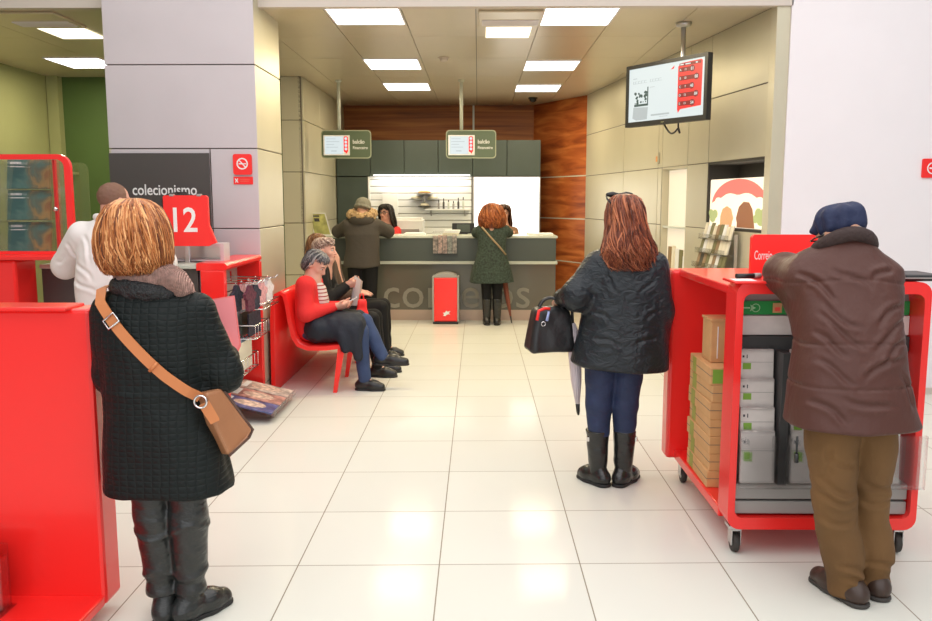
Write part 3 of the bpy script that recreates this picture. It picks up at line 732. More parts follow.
obj('body', B().box(-2.168, -1.69, 13.02, 13.89, 0, 1.93), m_cab, t); obj('door', B().box(-2.164, -1.694, 13.0, 13.018, .9, 1.926, bev=.003), m_cab, t); obj('door', B().box(-2.164, -1.694, 13.0, 13.018, .02, .893, bev=.003), m_cab, t)
b = B()
z = 1.06
while z < 1.9: b.box(-1.66, -.10, 13.03, 13.06, z+.006, z+.098, bev=.003, seg=1); z += .104
b.mat(1).box(-1.66, -.1, 13.05, 13.08, 1.0, 1.92)
b.mat(0).box(-1.685, -1.66, 12.98, 13.08, .9, 1.935)
t = obj('slatted_panel', b, [m_slat, m_greyshelf]); tag(t, 'white slatted display panel on the back wall behind the clerk in red', 'wall panel')
t = thing('lit_panel', 'blank glowing white panel behind the woman in the green coat', 'light box', (.44, 13.0, .95))
obj('casing', B().ring(rrect(-.085, .955, .95, 1.935, .003, 1), rrect(-.06, .935, .97, 1.925, .003, 1), 0, .03, Fr((0, 13.03, 0), (1, 0, 0), (0, 0, 1), (0, -1, 0))).box(-.085, .955, 13.03, 13.08, .95, 1.935), m_greyshelf, t)
obj('diffuser', B().box(-.06, .935, 13.008, 13.028, .97, 1.925), m_lightbox, t)
t = obj('added_strip_light', B().box(-1.6, -.12, 12.96, 13.0, 1.945, 1.965, bev=.003), em('added_strip_glow', (1, .97, .95), 1.5)); tag(t, 'thin added strip brightening the slatted panel from under the overhead cabinets', 'added light')  # glowing strip added to brighten the slats below
t = thing('wall_shelf', 'narrow white shelf on the slatted panel with bottles on it', 'shelf', (-.45, 12.95, 1.42))
obj('board', B().box(-.8, -.12, 12.85, 13.03, 1.425, 1.445, bev=.003), m_slat, t)
for x in (-.72, -.2): obj('bracket', B().prism([(0, 0), (.15, 0), (0, -.09)], -.008, .008, Fr((x, 13.03, 1.425), (0, -1, 0), (0, 0, 1), (1, 0, 0))), m_greyshelf, t)
for k in range(6):
    x = -.60+.075*k; hgt = (.13, .16, .14, .12, .17, .18)[k]
    t = thing('pen_stand', 'slim bottle on the narrow wall shelf, '+('at the end nearest the round tray stand', 'second from the round tray stand', 'third from the round tray stand', 'fourth from the round tray stand', 'one before the last', 'last, beside the lit panel')[k], 'bottle', (x, 12.93, 1.445), 'bottles on the wall shelf')
    obj('body', B().lathe([(.016, 0), (.016, hgt*.6), (.007, hgt*.75)], (x, 12.93, 1.445), 10), [m_greyshelf, m_dkpanel, m_ledge][k % 3], t); obj('cap', B().lathe([(.008, hgt*.75), (.008, hgt)], (x, 12.93, 1.445), 10), m_black, t)
t = thing('tray_stand', 'small tiered round tray stand fixed to the slatted panel', 'display stand', (-.82, 12.9, 1.45))
obj('post', B().tube([(-.82, 12.95, 1.44), (-.82, 12.95, 1.74)], .014, 8).tube([(-.82, 12.95, 1.6), (-.82, 13.03, 1.6)], .012, 8), m_metal, t)
for x, z, r, m in ((-.82, 1.47, .10, m_dkrail), (-.95, 1.58, .11, m_metal), (-.69, 1.58, .11, m_metal), (-.82, 1.66, .14, m_metal)):
    p = obj('tray', B().lathe([(r*.6, 0), (r, .015), (r, .022), (r*.55, .01)], (x, 12.93, z), 18), m, t)
    obj('goods', B().sph((x, 12.93, z+.035), (r*.7, r*.6, .03), 12), m_cardb if z > 1.6 else m_leaf[0], p)
t = obj('white_card', B().box(-1.47, -1.23, 13.0, 13.02, 1.2, 1.68, bev=.003), m_whitep); tag(t, 'white notice sheet on the slatted panel behind the clerk in red', 'notice')

# red waste bin in front of the counter
t = thing('waste_bin', 'red rectangular waste bin standing in front of the counter', 'bin', (-.41, 10.75, 0))
obj('body', B().box(-.565, -.26, 10.67, 10.95, .03, .6, bev=.015), m_red, t)
obj('base', B().box(-.575, -.25, 10.66, 10.96, 0, .03, bev=.005), m_black, t)
f = Fr((0, 10.68, 0), (1, 0, 0), (0, 0, 1), (0, -1, 0))
for xx in (-.585, -.265): obj('side_trim', B().box(xx, xx+.025, 10.67, 10.96, .02, .61, bev=.006), m_greyshelf, t)
obj('lid', B().prism([(-.29, .6)]+[(.0, .6)]+[(-.145+.15*math.cos(q), .6+.055*math.sin(q)) for q in np.linspace(0, PI, 12)], -.28, .0, Fr((-.27, 10.67, 0), (1, 0, 0), (0, 0, 1), (0, -1, 0))), m_greyshelf, t)
emb = [(-.05, .0), (-.03, .03), (-.05, .045), (-.02, .05), (-.005, .075), (.012, .06), (.05, .07), (.03, .045), (.045, .02), (.02, .03), (.0, .018), (-.02, .0), (-.035, .012)]
obj('horn_emblem', B().prism([(x-.4, z+.1) for x, z in emb], .012, .016, f), m_whitep, t)

# ================================================================ red bench by the pillar
prof = [(-1.705, .0), (-1.70, .60), (-1.69, .74), (-1.66, .82), (-1.61, .845), (-1.565, .815), (-1.545, .74), (-1.525, .60), (-1.50, .47), (-1.465, .41), (-1.40, .385), (-1.25, .385), (-1.14, .40), (-1.105, .39), (-1.095, .35)]
def offset(pl, d):
    out = []
    for i in range(len(pl)):
        a = Vector(pl[max(i-1, 0)]); c = Vector(pl[min(i+1, len(pl)-1)]); t_ = (c-a).normalized(); out.append((pl[i][0]-t_.y*d, pl[i][1]+t_.x*d))
    return out
BY0, BY1 = 6.78, 8.75
t = thing('bench', 'glossy red moulded bench with a folded backrest against the pillar', 'bench', (-1.4, 7.7, 0))
sh = B(); a = prof; c = offset(prof, -.032); n = len(a)
ft_ = Fr((0, BY0, 0), (1, 0, 0), (0, 0, 1), (0, 1, 0)); vs = []
for w in (0, BY1-BY0): vs += [ft_(p[0], p[1], w) for p in a+c]
fs = []
for i in range(n-1): fs += [(i, i+1, 2*n+i+1, 2*n+i), (n+i, 3*n+i, 3*n+i+1, n+i+1), (i, n+i, n+i+1, i+1), (2*n+i, 2*n+i+1, 3*n+i+1, 3*n+i)]
fs += [(0, 2*n, 3*n, n), (n-1, 2*n-1, 4*n-1, 3*n-1)]
sh.add(vs, fs); o = obj('shell', sh, m_red, t)
for p in o.data.polygons: p.use_smooth = abs(p.normal.y) < .5
for y in (BY0, 7.4, 8.05, BY1-.05):
    obj('leg', B().prism([(-1.15, .37), (-1.09, .38), (-1.165, 0), (-1.195, 0)], 0, .05, Fr((0, y, 0), (1, 0, 0), (0, 0, 1), (0, 1, 0))), m_red, t)

# ================================================================ red end display with hooks (beside the pillar)
t = thing('hook_display', 'red framed slatted display with hooks and racks, in front of the pillar', 'display stand', (-1.9, 6.2, 0))
f = Fr((0, 5.72, 0), (1, 0, 0), (0, 0, 1), (0, 1, 0))
obj('side_panel', B().box(-1.905, -1.74, 5.72, 5.78, 0, 1.10, bev=.006), m_red, t)
obj('side_panel', B().box(-1.97, -1.72, 6.59, 6.65, 0, 1.10, bev=.006), m_red, t)
obj('top_panel', B().prism([(-1.93, 1.10), (-1.735, 1.10), (-1.72, 1.115), (-1.72, 1.135), (-1.735, 1.15), (-1.93, 1.15)], 0, .93, f), m_red, t)
b = B()
for k in range(5): b.box(-1.93, -1.90, 5.78, 6.59, .05+.21*k, .05+.21*k+.2, bev=.004, seg=1)
b.mat(1).box(-1.96, -1.925, 5.78, 6.59, 0, 1.1); obj('slat_panel', b, [m_greyshelf if 0 else M('beige_slat', (.55, .5, .44), .5), m_ink], t)
hk = [5.86, 6.0, 6.18, 6.38]
for k, y in enumerate(hk):
    obj('hook', B().tube([(-1.9, y, 1.0), (-1.55, y, .995), (-1.53, y, 1.015)], .005, 6).box(-1.9, -1.89, y-.02, y+.02, .96, 1.04), m_chrome, t)
obj('hook_rail', B().tube([(-1.6, 5.9, .99), (-1.6, 6.45, .99)], .006, 6), m_chrome, t)
m_fab = [M('navy_fabric', (.03, .03, .05), .8, var=(60, .8, (1, 1, 1))), M('pink_fabric', (.7, .35, .36), .8, var=(50, .35, (1, 1, 1))), M('white_fabric', (.75, .68, .68), .8, var=(60, .2, (1, 1, 1))), M('maroon_fabric', (.12, .03, .05), .8, var=(60, .5, (1, 1, 1)))]
place = ['nearest', 'second', 'third', 'farthest']; cn = ['navy', 'pink', 'white', 'maroon']
def pouch(x, y, z, m, lb):
    f = Fr((x, y, z), Vector((.25, 1, 0)), (0, 0, 1), Vector((1, -.25, 0)))
    t = thing('hanging_pouch', lb, 'pouch', (x, y, z-.14), 'pouches hanging on the hooks')
    pl = [(q_*1.3, z_*1.35) for q_, z_ in [(-.012, 0), (.012, 0), (.03, -.03), (.06, -.045), (.05, -.075), (.036, -.07), (.036, -.13), (.008, -.14), (0, -.125), (-.008, -.14), (-.036, -.13), (-.036, -.07), (-.05, -.075), (-.06, -.045), (-.03, -.03)]]
    obj('pouch_body', B().prism(pl, -.012, .012, f), m, t)
    obj('loop', B().tube([f(.012*math.cos(q), .012*math.sin(q)+.006, 0) for q in np.linspace(0, 2*PI, 13)[:-1]], .0025, 5, closed=True), m_chrome, t)
for k, y in enumerate(hk):
    for j in range(2):
        ci = (0, 3, 1, 0, 2, 1, 0, 2)[k*2+j]
        pouch(-1.70+.09*j, y+.012*j, .985, m_fab[ci], f'{cn[ci]} fabric pouch on the {place[k]} hook of the red display, '+('closer to the slats' if j == 0 else 'at the hook tip'))
def rack(z0, dep, wy0, wy1, zz):
    b = B()
    for z in (z0, zz):
        b.tube([(-1.9, wy0, z), (-1.9+dep, wy0, z), (-1.9+dep, wy1, z), (-1.9, wy1, z)], .005, 6)
    for q in np.linspace(wy0, wy1, 6): b.tube([(-1.9, q, z0), (-1.9+dep, q, z0), (-1.9+dep, q, zz)], .003, 5)
    return b
obj('wire_rack', rack(.56, .26, 6.1, 6.5, .66), m_chrome, t); obj('wire_rack', rack(.33, .22, 5.82, 6.3, .44), m_chrome, t)
obj('wire_bar', B().tube([(-1.9, 6.05, .83), (-1.56, 6.05, .83), (-1.56, 6.5, .83), (-1.9, 6.5, .83)], .005, 6).tube([(-1.9, 6.05, .79), (-1.56, 6.05, .79), (-1.56, 6.5, .79), (-1.9, 6.5, .79)], .005, 6), m_chrome, t)
rg = random.Random(2)
mc = [('grey green', m_cab), ('pale blue', M('pale_blue_print', (.4, .5, .6), .5, var=(18, .4, (1, 1, 1)))), ('pink', m_fab[1]), ('white', m_whitep), ('dark', m_fab[0]), ('cream', m_leaf[0])]
for k in range(4):
    x = -1.87+.055*k; o = obj('card_pack', B().box(x, x+.012, 6.13, 6.47, .57, .76-.006*k, bev=.002), mc[(0, 1, 0, 4)[k]][1]); tag(o, ['grey green', 'pale blue', 'second grey green', 'dark'][k]+' card pack upright in the upper wire rack', 'card pack', 'packs in the upper wire rack')
for k in range(6):
    x = -1.875+.03*k; o = obj('magazine', B().box(x, x+.012, 5.86, 6.26, .34, .57-.012*(k % 3), bev=.002), mc[(3, 2, 4, 3, 1, 5)[k]][1]); tag(o, ['white magazine against the slats', 'pink covered magazine', 'dark covered magazine', 'white magazine, fourth from the slats', 'pale blue magazine', 'cream magazine, outermost'][k]+' in the lower wire rack', 'magazine', 'magazines in the lower wire rack')
sl = Vector((.42, 0, -.10)).normalized(); f = Fr((-1.895, 5.80, .165), sl, (0, 1, 0), sl.cross(Vector((0, 1, 0))))
obj('tilted_tray', B().box(0, .46, 0, .74, -.012, 0, fr=f).box(.45, .46, 0, .74, 0, .03, fr=f), m_acryl, t)
for k, (cc_, nm) in enumerate((((.12, .14, .30), 'blue covered magazine, nearest the camera'), ((.55, .30, .25), 'reddish food magazine in the middle'), ((.62, .52, .45), 'pale magazine, farthest from the camera'))):
    y = .01+.245*k; mg = thing('magazine', nm+' on the tilted tray', 'magazine', f(.22, y+.1, .0), 'magazines on the tilted tray')
    obj('cover', B().box(.04, .44, y, y+.225, .001, .014, bev=.002, fr=f), M('magazine_cover', cc_, .35, var=(12, .9, (1, 1, 1))), mg)
    obj('cover_picture', B().prism([(.25+.12*math.cos(q), y+.11+.07*math.sin(q)) for q in np.linspace(0, 2*PI, 19)[:-1]], .014, .0155, f), M('cover_picture', (.65, .5, .4), .4, var=(30, .7, (1, 1, 1))), mg)
    obj('title', B().box(.07, .11, y+.03, y+.19, .014, .016, fr=f), m_whitep, mg)

# ================================================================ desk number 12
t = thing('service_desk', 'dark grey service desk with a pale top, behind the man in white', 'desk', (-2.5, 5.95, 0))
obj('front_panel', B().box(-3.02, -1.935, 5.76, 6.15, 0, 1.11), m_dkpanel, t); obj('worktop', B().box(-3.02, -1.935, 5.73, 6.18, 1.11, 1.14, bev=.005), m_ledge, t)
t = thing('raised_shelf', 'low silver shelf box on the desk behind the number 12 sign', 'shelf', (-2.05, 6.0, 1.14))
fq = Fr((0, 5.93, 0), (1, 0, 0), (0, 0, 1), (0, 1, 0))
obj('shelf_casing', B().ring([(-2.34, 1.15), (-1.80, 1.15), (-1.80, 1.275), (-2.34, 1.275)], [(-2.33, 1.16), (-1.825, 1.16), (-1.825, 1.255), (-2.33, 1.255)], 0, .14, fq).box(-2.33, -1.81, 6.05, 6.07, 1.16, 1.26), m_panelf, t)
obj('back_plate', B().box(-2.33, -1.825, 6.03, 6.05, 1.16, 1.255), m_metal, t)
t = thing('number_sign', 'red number 12 sign on a short post at the service desk', 'sign', (-2.03, 5.85, 1.14))
fq = Fr((0, 5.86, 0), (1, 0, 0), (0, 0, 1), (0, -1, 0))
pl = [(-2.18, 1.60), (-2.17, 1.612), (-1.885, 1.612), (-1.87, 1.60), (-1.868, 1.41), (-1.82, 1.285), (-1.85, 1.275), (-1.875, 1.262), (-2.16, 1.262), (-2.178, 1.28)]
obj('board', B().prism(pl, 0, .03, fq), m_redmatt, t)
text('lettering', '12', Fr((-2.03, 5.83, 1.445), (1, 0, 0), (0, 0, 1), (0, -1, 0)), m_whitep, t, width=.165, height=.17, bold=.012)
obj('post', B().box(-2.055, -2.02, 5.86, 5.885, 1.14, 1.3, bev=.004).box(-2.09, -1.985, 5.83, 5.92, 1.14, 1.147), m_metal, t)
for x in (-2.12, -1.93): obj('clip', B().box(x-.015, x+.015, 5.825, 5.865, 1.605, 1.622, bev=.003), m_greyshelf, t)

# ================================================================ glass display at the left
t = thing('glass_display_case', 'red framed glass display case on a red plinth, left of the desk', 'display case', (-3.35, 5.6, 0))
obj('plinth', B().box(-3.9, -3.03, 5.45, 5.72, 0, 1.19, bev=.02), m_red, t)
obj('plinth_top', B().box(-3.92, -2.70, 5.42, 5.74, 1.19, 1.225, bev=.012), m_red, t)
fq = Fr((0, 5.5, 0), (1, 0, 0), (0, 0, 1), (0, 1, 0))
obj('frame', B().ring(rrect(-3.95, -2.655, 1.225, 1.875, .08, 6), rrect(-3.95+.055, -2.655-.04, 1.245, 1.842, .05, 6), 0, .035, fq), m_red, t)
obj('glass_front', B().box(-3.9, -2.70, 5.515, 5.521, 1.23, 1.85), m_glass, t)
obj('glass_back', B().prism(rrect(-3.9, -2.63, 1.225, 1.83, .05, 5), .20, .206, fq), m_glass, t)
obj('glass_divider', B().box(-3.18, -3.174, 5.52, 5.7, 1.23, 1.84).box(-2.78, -2.774, 5.56, 5.7, 1.23, 1.84), m_glass, t)
obj('glass_shelf', B().box(-3.9, -2.72, 5.54, 5.7, 1.43, 1.437), m_acryl, t)
obj('hinge_strip', B().box(-2.785, -2.77, 5.53, 5.56, 1.24, 1.84), m_redmatt, t); obj('lock', B().lathe([(.015, 0), (.015, -.02)], (-2.777, 5.53, 1.52), 12, (0, 1, 0)), m_chrome, t)
def album_mat():
    m = M('album_cover', (.1, .2, .2), .35); nt = m.node_tree; N = nt.nodes; L = nt.links
    tc = N.new('ShaderNodeTexCoord'); n = N.new('ShaderNodeTexNoise'); n.inputs['Scale'].default_value = 7; n.inputs['Detail'].default_value = 7; n.inputs['Distortion'].default_value = 1.2
    L.new(tc.outputs['Object'], n.inputs['Vector']); sp = N.new('ShaderNodeSeparateXYZ'); L.new(tc.outputs['Object'], sp.inputs[0])
    a = N.new('ShaderNodeMath'); a.operation = 'MULTIPLY_ADD'; a.inputs[1].default_value = 1.6; L.new(sp.outputs[0], a.inputs[0]); L.new(n.outputs['Fac'], a.inputs[2])
    r = N.new('ShaderNodeValToRGB'); e = r.color_ramp.elements; e[0].position = .3; e[0].color = (.05, .14, .13, 1); e[1].position = .80; e[1].color = (.30, .10, .04, 1)
    for p, c in ((.42, (.12, .24, .20)), (.52, (.16, .17, .11)), (.62, (.50, .30, .10))): x = e.new(p+.02); x.color = (*c, 1)
    L.new(a.outputs[0], r.inputs['Fac']); L.new(r.outputs['Color'], N['Principled BSDF'].inputs['Base Color']); return m
m_album = album_mat()
for k, (z, y, lb) in enumerate(((1.235, 5.56, 'bottom'), (1.445, 5.58, 'middle'), (1.65, 5.60, 'top'))):
    fa = Fr((-2.98, y, z), Vector((1, .0, 0)), Vector((0, .18, 1)), Vector((0, -1, .18)))
    w = thing('album', f'teal and brown picture album, {lb} one of three in the glass case', 'album', (-2.98, y, z), 'albums in the glass case')
    obj('cover', B().box(-.145, .145, 0, .2, 0, .02, bev=.003, fr=fa), m_album, w)
    obj('title', B().box(-.125, -.05, .165, .18, .02, .0212, fr=fa).box(-.125, -.03, .145, .152, .02, .0212, fr=fa), m_whitep, w)
    if k: obj('prop_strip', B().box(-.14, .14, -.012, 0, 0, .03, fr=fa), m_acryl, w)
o = obj('cloth_figure', B().lathe([(.05, 0), (.075, .1), (.07, .22), (.05, .3), (.03, .34), (.035, .38), (.02, .42)], (-3.48, 5.6, 1.23), 14), M('dark_cloth', (.03, .025, .03), .8)); tag(o, 'dark bottle shaped figure in the left part of the glass case', 'figure')

# ================================================================ red display unit in the near left
t = thing('display_unit', 'tall bright red display unit beside the woman with the tan bag', 'display unit', (-2.3, 2.9, 0))
fq = Fr((-3.3, 0, 0), (0, 1, 0), (0, 0, 1), (1, 0, 0))
obj('back_panel', B().box(-3.3, -1.40, 2.98, 3.12, .06, 1.19, bev=.016), m_red, t)
obj('bottom_shelf', B().box(-3.3, -1.405, 2.15, 2.985, .06, .10, bev=.008), m_red, t)
obj('top_ledge', B().box(-3.3, -1.47, 2.95, 3.1, 1.185, 1.2, bev=.006), m_red, t)
for x, y in ((-1.5, 2.93), (-1.5, 2.25), (-3.2, 2.93), (-3.2, 2.25)): obj('foot', B().lathe([(.03, 0), (.03, .04), (.015, .05), (.015, .062)], (x, y, 0), 14), m_rubber, t)
t = thing('acrylic_holder', 'clear leaflet holder standing on the shelf of the near red unit', 'leaflet holder', (-1.82, 2.86, .1))
obj('pocket', B().box(-2.0, -1.715, 2.80, 2.806, .1, .30).box(-2.0, -1.715, 2.90, 2.906, .1, .34).box(-1.721, -1.715, 2.8, 2.9, .1, .3).box(-2.0, -1.7, 2.78, 2.91, .1, .106), m_acryl, t)
obj('leaflet', B().box(-1.99, -1.725, 2.83, 2.86, .107, .32), M('pale_pink_leaflet', (.8, .5, .45), .6), t)

# ================================================================ wheeled parcel cart at the right
t = thing('parcel_cart', 'red wheeled parcel cart the man in the blue cap leans on', 'cart', (1.52, 4.15, 0))
fq = Fr((0, 3.6, 0), (1, 0, 0), (0, 0, 1), (0, 1, 0))
obj('front_frame', B().ring(rrect(1.112, 1.945, .125, 1.232, .055, 6), rrect(1.143, 1.916, .178, 1.18, .035, 6), 0, .15, fq), m_red, t)
obj('back_panel', B().box(1.065, 1.945, 4.62, 4.75, .13, 1.2, bev=.018), m_red, t)
obj('bottom_shelf', B().box(1.112, 1.94, 3.74, 4.63, .13, .18, bev=.006), m_red, t)
obj('top_panel', B().box(1.112, 1.942, 3.74, 4.66, 1.165, 1.205, bev=.008), m_red, t)
obj('top_lip', B().box(1.09, 1.30, 3.57, 3.75, 1.225, 1.238, bev=.005), m_red, t)
s_ = obj('sign_panel', B().prism(rrect(1.357, 1.83, 1.2, 1.41, .02), 0, .03, Fr((0, 4.22, 0), (1, 0, 0), (0, 0, 1), (0, -1, 0))), m_redmatt, t)
text('lettering', 'Correio', Fr((1.372, 4.189, 1.287), (1, 0, 0), (0, 0, 1), (0, -1, 0)), m_whitep, s_, width=.088, height=.045, anchor='l')
for x, y, a in ((1.165, 3.66, .2), (1.16, 4.6, -.1), (1.89, 3.66, .1), (1.89, 4.6, 0)):
    c_ = obj('caster', B().box(x-.035, x+.035, y-.035, y+.035, .115, .13).tube([(x, y, .13), (x, y, .10)], .014, 8).box(x-.022, x-.017, y-.03, y+.03, .04, .112, bev=.002).box(x+.017, x+.022, y-.03, y+.03, .04, .112, bev=.002).box(x-.022, x+.022, y-.03, y+.03, .105, .112), m_metal, t)
    obj('wheel', B().lathe([(.02, -.013), (.044, -.013), (.046, -.008), (.046, .008), (.044, .013), (.02, .013)], (x, y, .046), 20, (1, 0, 0)), m_rubber, c_); obj('hub', B().lathe([(.02, -.016), (.02, .016)], (x, y, .046), 12, (1, 0, 0)), m_metal, c_)
obj('display_back', B().box(1.142, 1.917, 3.735, 3.75, .178, 1.182), m_greyshelf, t)
g_ = obj('green_header', B().box(1.145, 1.914, 3.72, 3.735, 1.075, 1.135), m_grn, t)
fg = Fr((0, 3.72, 0), (1, 0, 0), (0, 0, 1), (0, -1, 0))
b = B().box(1.17, 1.21, 1.102, 1.108, 0, .002, fr=fg).prism([(1.21, 1.12), (1.235, 1.105), (1.21, 1.09), (1.215, 1.105)], 0, .002, fg).ring([(1.235+.019*c, 1.105+.019*s) for c, s in cc], [(1.235+.016*c, 1.105+.016*s) for c, s in cc], 0, .002, fg)
obj('arrow_symbol', b, M('pale_green_print', (.4, .7, .4), .5), g_)
for x in (1.31, 1.395, 1.47, 1.84): obj('tan_sticker', B().box(x, x+.04, 1.083, 1.127, 0, .003, fr=fg), m_cardb, g_)
b = B()
for x in (1.31, 1.395, 1.47): b.box(x+.008, x+.032, 1.09, 1.108, .003, .004, fr=fg)
obj('red_prints', b, m_pinkt, g_)
obj('grey_header', B().box(1.145, 1.914, 3.715, 3.735, .985, 1.07), m_pack, t)
obj('dark_rail', B().box(1.145, 1.914, 3.70, 3.735, .91, .98, bev=.004), m_dkrail, t)
dr = obj('drawer_front', B().box(1.146, 1.913, 3.63, 3.735, .255, .325, bev=.004), m_greyshelf, t); dr = obj('drawer_front', B().box(1.146, 1.913, 3.63, 3.735, .187, .245, bev=.004), m_greyshelf, t)
obj('clear_tray', B().box(1.15, 1.96, 3.575, 3.58, .32, .56).box(1.15, 1.96, 3.575, 3.595, .32, .327).box(1.955, 1.96, 3.575, 3.6, .32, .56), m_acryl, t)
obj('divider', B().box(1.325, 1.362, 3.60, 3.72, .33, .92), m_dkrail, t); obj('divider', B().box(1.62, 1.65, 3.60, 3.72, .33, .92), m_dkrail, t)
def pack(x, y, z, w, hh, lb, grp):
    q = thing('padded_envelope_pack', lb, 'envelope pack', (x+w/2, y, z), grp)
    f = Fr((x, y, z), (1, 0, 0), Vector((0, .06, 1)), Vector((0, -1, .06)))
    obj('pack_body', B().box(0, w, 0, hh, -.02, 0, bev=.005, fr=f), m_pack, q)
    obj('flap_line', B().box(.0, w, hh*.62, hh*.63, 0, .001, fr=f), m_greyshelf, q)
    obj('green_label', B().box(.014, .05, hh*.42, hh*.6, 0, .0015, fr=f), m_cardg, q)
    obj('print', B().box(.012, .02, hh*.76, hh*.82, 0, .0015, fr=f).box(.03, .034, hh*.74, hh*.84, 0, .0015, fr=f), m_ink, q)
    b = B()
    r2 = random.Random(int(z*1000+x*77)); n_ = 9
    top = [f(w*i/(n_-1), hh+r2.uniform(.004, .022), r2.uniform(-.012, .006)) for i in range(n_)]; bot = [f(w*i/(n_-1), hh-.012, .003) for i in range(n_)]
    b.add(top+bot, [(i, i+1, n_+i+1, n_+i) for i in range(n_-1)]); obj('plastic_wrap', b, m_acryl, q)
ws = [('lowest', .335, 3.612, .235), ('second from the bottom', .50, 3.634, .17), ('second from the top', .635, 3.656, .16), ('topmost', .77, 3.678, .155)]
for x, w, nm in ((1.163, .152, 'left column'), (1.385, .17, 'middle column'), (1.70, .165, 'right column')):
    for lb, z, y, hh in ws: pack(x, y, z, w, hh, f'white padded envelope pack, {lb} in the {nm} of the cart', 'padded envelope packs in the cart')
# flat cardboard boxes on the lower shelf
m_cardo = M('olive_print', (.34, .34, .06), .6)
def carton(x0, x1, y0, y1, z0, z1, lb, grp, yaw=0.):
    q = thing('cardboard_box', lb, 'box', ((x0+x1)/2, (y0+y1)/2, z0), grp); fr_ = Fr(((x0+x1)/2, (y0+y1)/2, z0), (math.cos(yaw), math.sin(yaw), 0), (-math.sin(yaw), math.cos(yaw), 0))
    w, l, hh = (x1-x0)/2, (y1-y0)/2, z1-z0
    obj('box_body', B().box(-w, w, -l, l, 0, hh, bev=.003, fr=fr_, seg=1), m_cardb, q)
    obj('green_band', B().box(-w-.0012, -w+.01, l-.13, l-.06, .004, hh-.004, fr=fr_), m_cardo, q)
    if 'top one' in lb: obj('green_front', B().box(-w*.9, w*.97, -l-.0018, -l+.005, hh*.1, hh*.9, fr=fr_), m_cardg, q)
    obj('lid_seam', B().box(-w-.0008, w+.0008, -l-.0008, l+.0008, hh*.52, hh*.55, fr=fr_), m_seam, q)
od = ['bottom one', 'second from the bottom', 'third from the bottom', 'fourth from the bottom', 'fifth from the bottom', 'sixth from the bottom', 'top one']
for k in range(7): carton(1.125+.006*(k % 2), 1.36, 3.99, 4.40, .18+.0855*k, .18+.0855*k+.085, f'flat cardboard box, {od[k]} of the taller stack on the cart', 'cardboard boxes in the taller stack', (k % 3-1)*.015)
for k in range(5): carton(1.185, 1.39, 3.78, 3.965, .18+.078*k, .18+.078*k+.0775, f'flat cardboard box, {od[k] if k < 4 else "top one"} of the shorter cart stack', 'cardboard boxes in the shorter stack', (k % 2)*.02)
t = thing('cardboard_carton', 'plain upright cardboard carton standing on the taller box stack in the cart', 'box', (1.23, 4.2, .78))
obj('box_body', B().box(1.155, 1.30, 4.12, 4.28, .7795, .99, bev=.003), m_cardb, t); obj('print', B().box(1.185, 1.19, 4.118, 4.121, .80, .96), m_whitep, t); obj('lid', B().box(1.15, 1.31, 4.115, 4.285, .985, .998, bev=.002), m_cardb, t)
# small things on the cart top
t = thing('pen', 'black marker pen lying on the front corner of the red cart', 'pen', (1.19, 3.7, 1.238))
obj('barrel', B().tube([(1.13, 3.68, 1.250), (1.215, 3.70, 1.250)], .011, 10), m_black, t); obj('cap', B().tube([(1.213, 3.70, 1.250), (1.245, 3.707, 1.250)], .012, 10), m_greyshelf, t)
o = obj('paper_slip', B().box(1.10, 1.19, 3.585, 3.67, 1.238, 1.2395), m_whitep); tag(o, 'white slip of paper at the front corner of the cart top', 'paper')
o = obj('paper_form', B().box(1.27, 1.42, 3.85, 4.05, 1.205, 1.21), m_leaf[0]); tag(o, 'cream form lying on the cart in front of the red sign panel', 'paper')
t = thing('folder', 'black zip folder lying across the right end of the cart top', 'folder', (1.88, 3.72, 1.232))
obj('cover', B().box(1.74, 2.0, 3.62, 3.84, 1.233, 1.262, bev=.011), m_black, t); obj('zip', B().box(1.742, 2.003, 3.617, 3.622, 1.245, 1.25), m_greyshelf, t)
# ================================================================ people
m_skin = M('skin', (.62, .33, .22), .5, var=(18, .05, (1, 1, 1)))
m_skin2 = M('skin_pink', (.66, .35, .26), .5, var=(18, .05, (1, 1, 1)))
m_lip = M('lips', (.45, .12, .10), .45); m_brow = M('eyebrow', (.08, .05, .035), .8); m_eye = M('eye', (.55, .5, .46), .35); m_iris = M('iris', (.05, .03, .02), .3)

def P3(c, R, v, s=1.): return np.array(c)+np.array(R)@(np.array(v, float)*s)

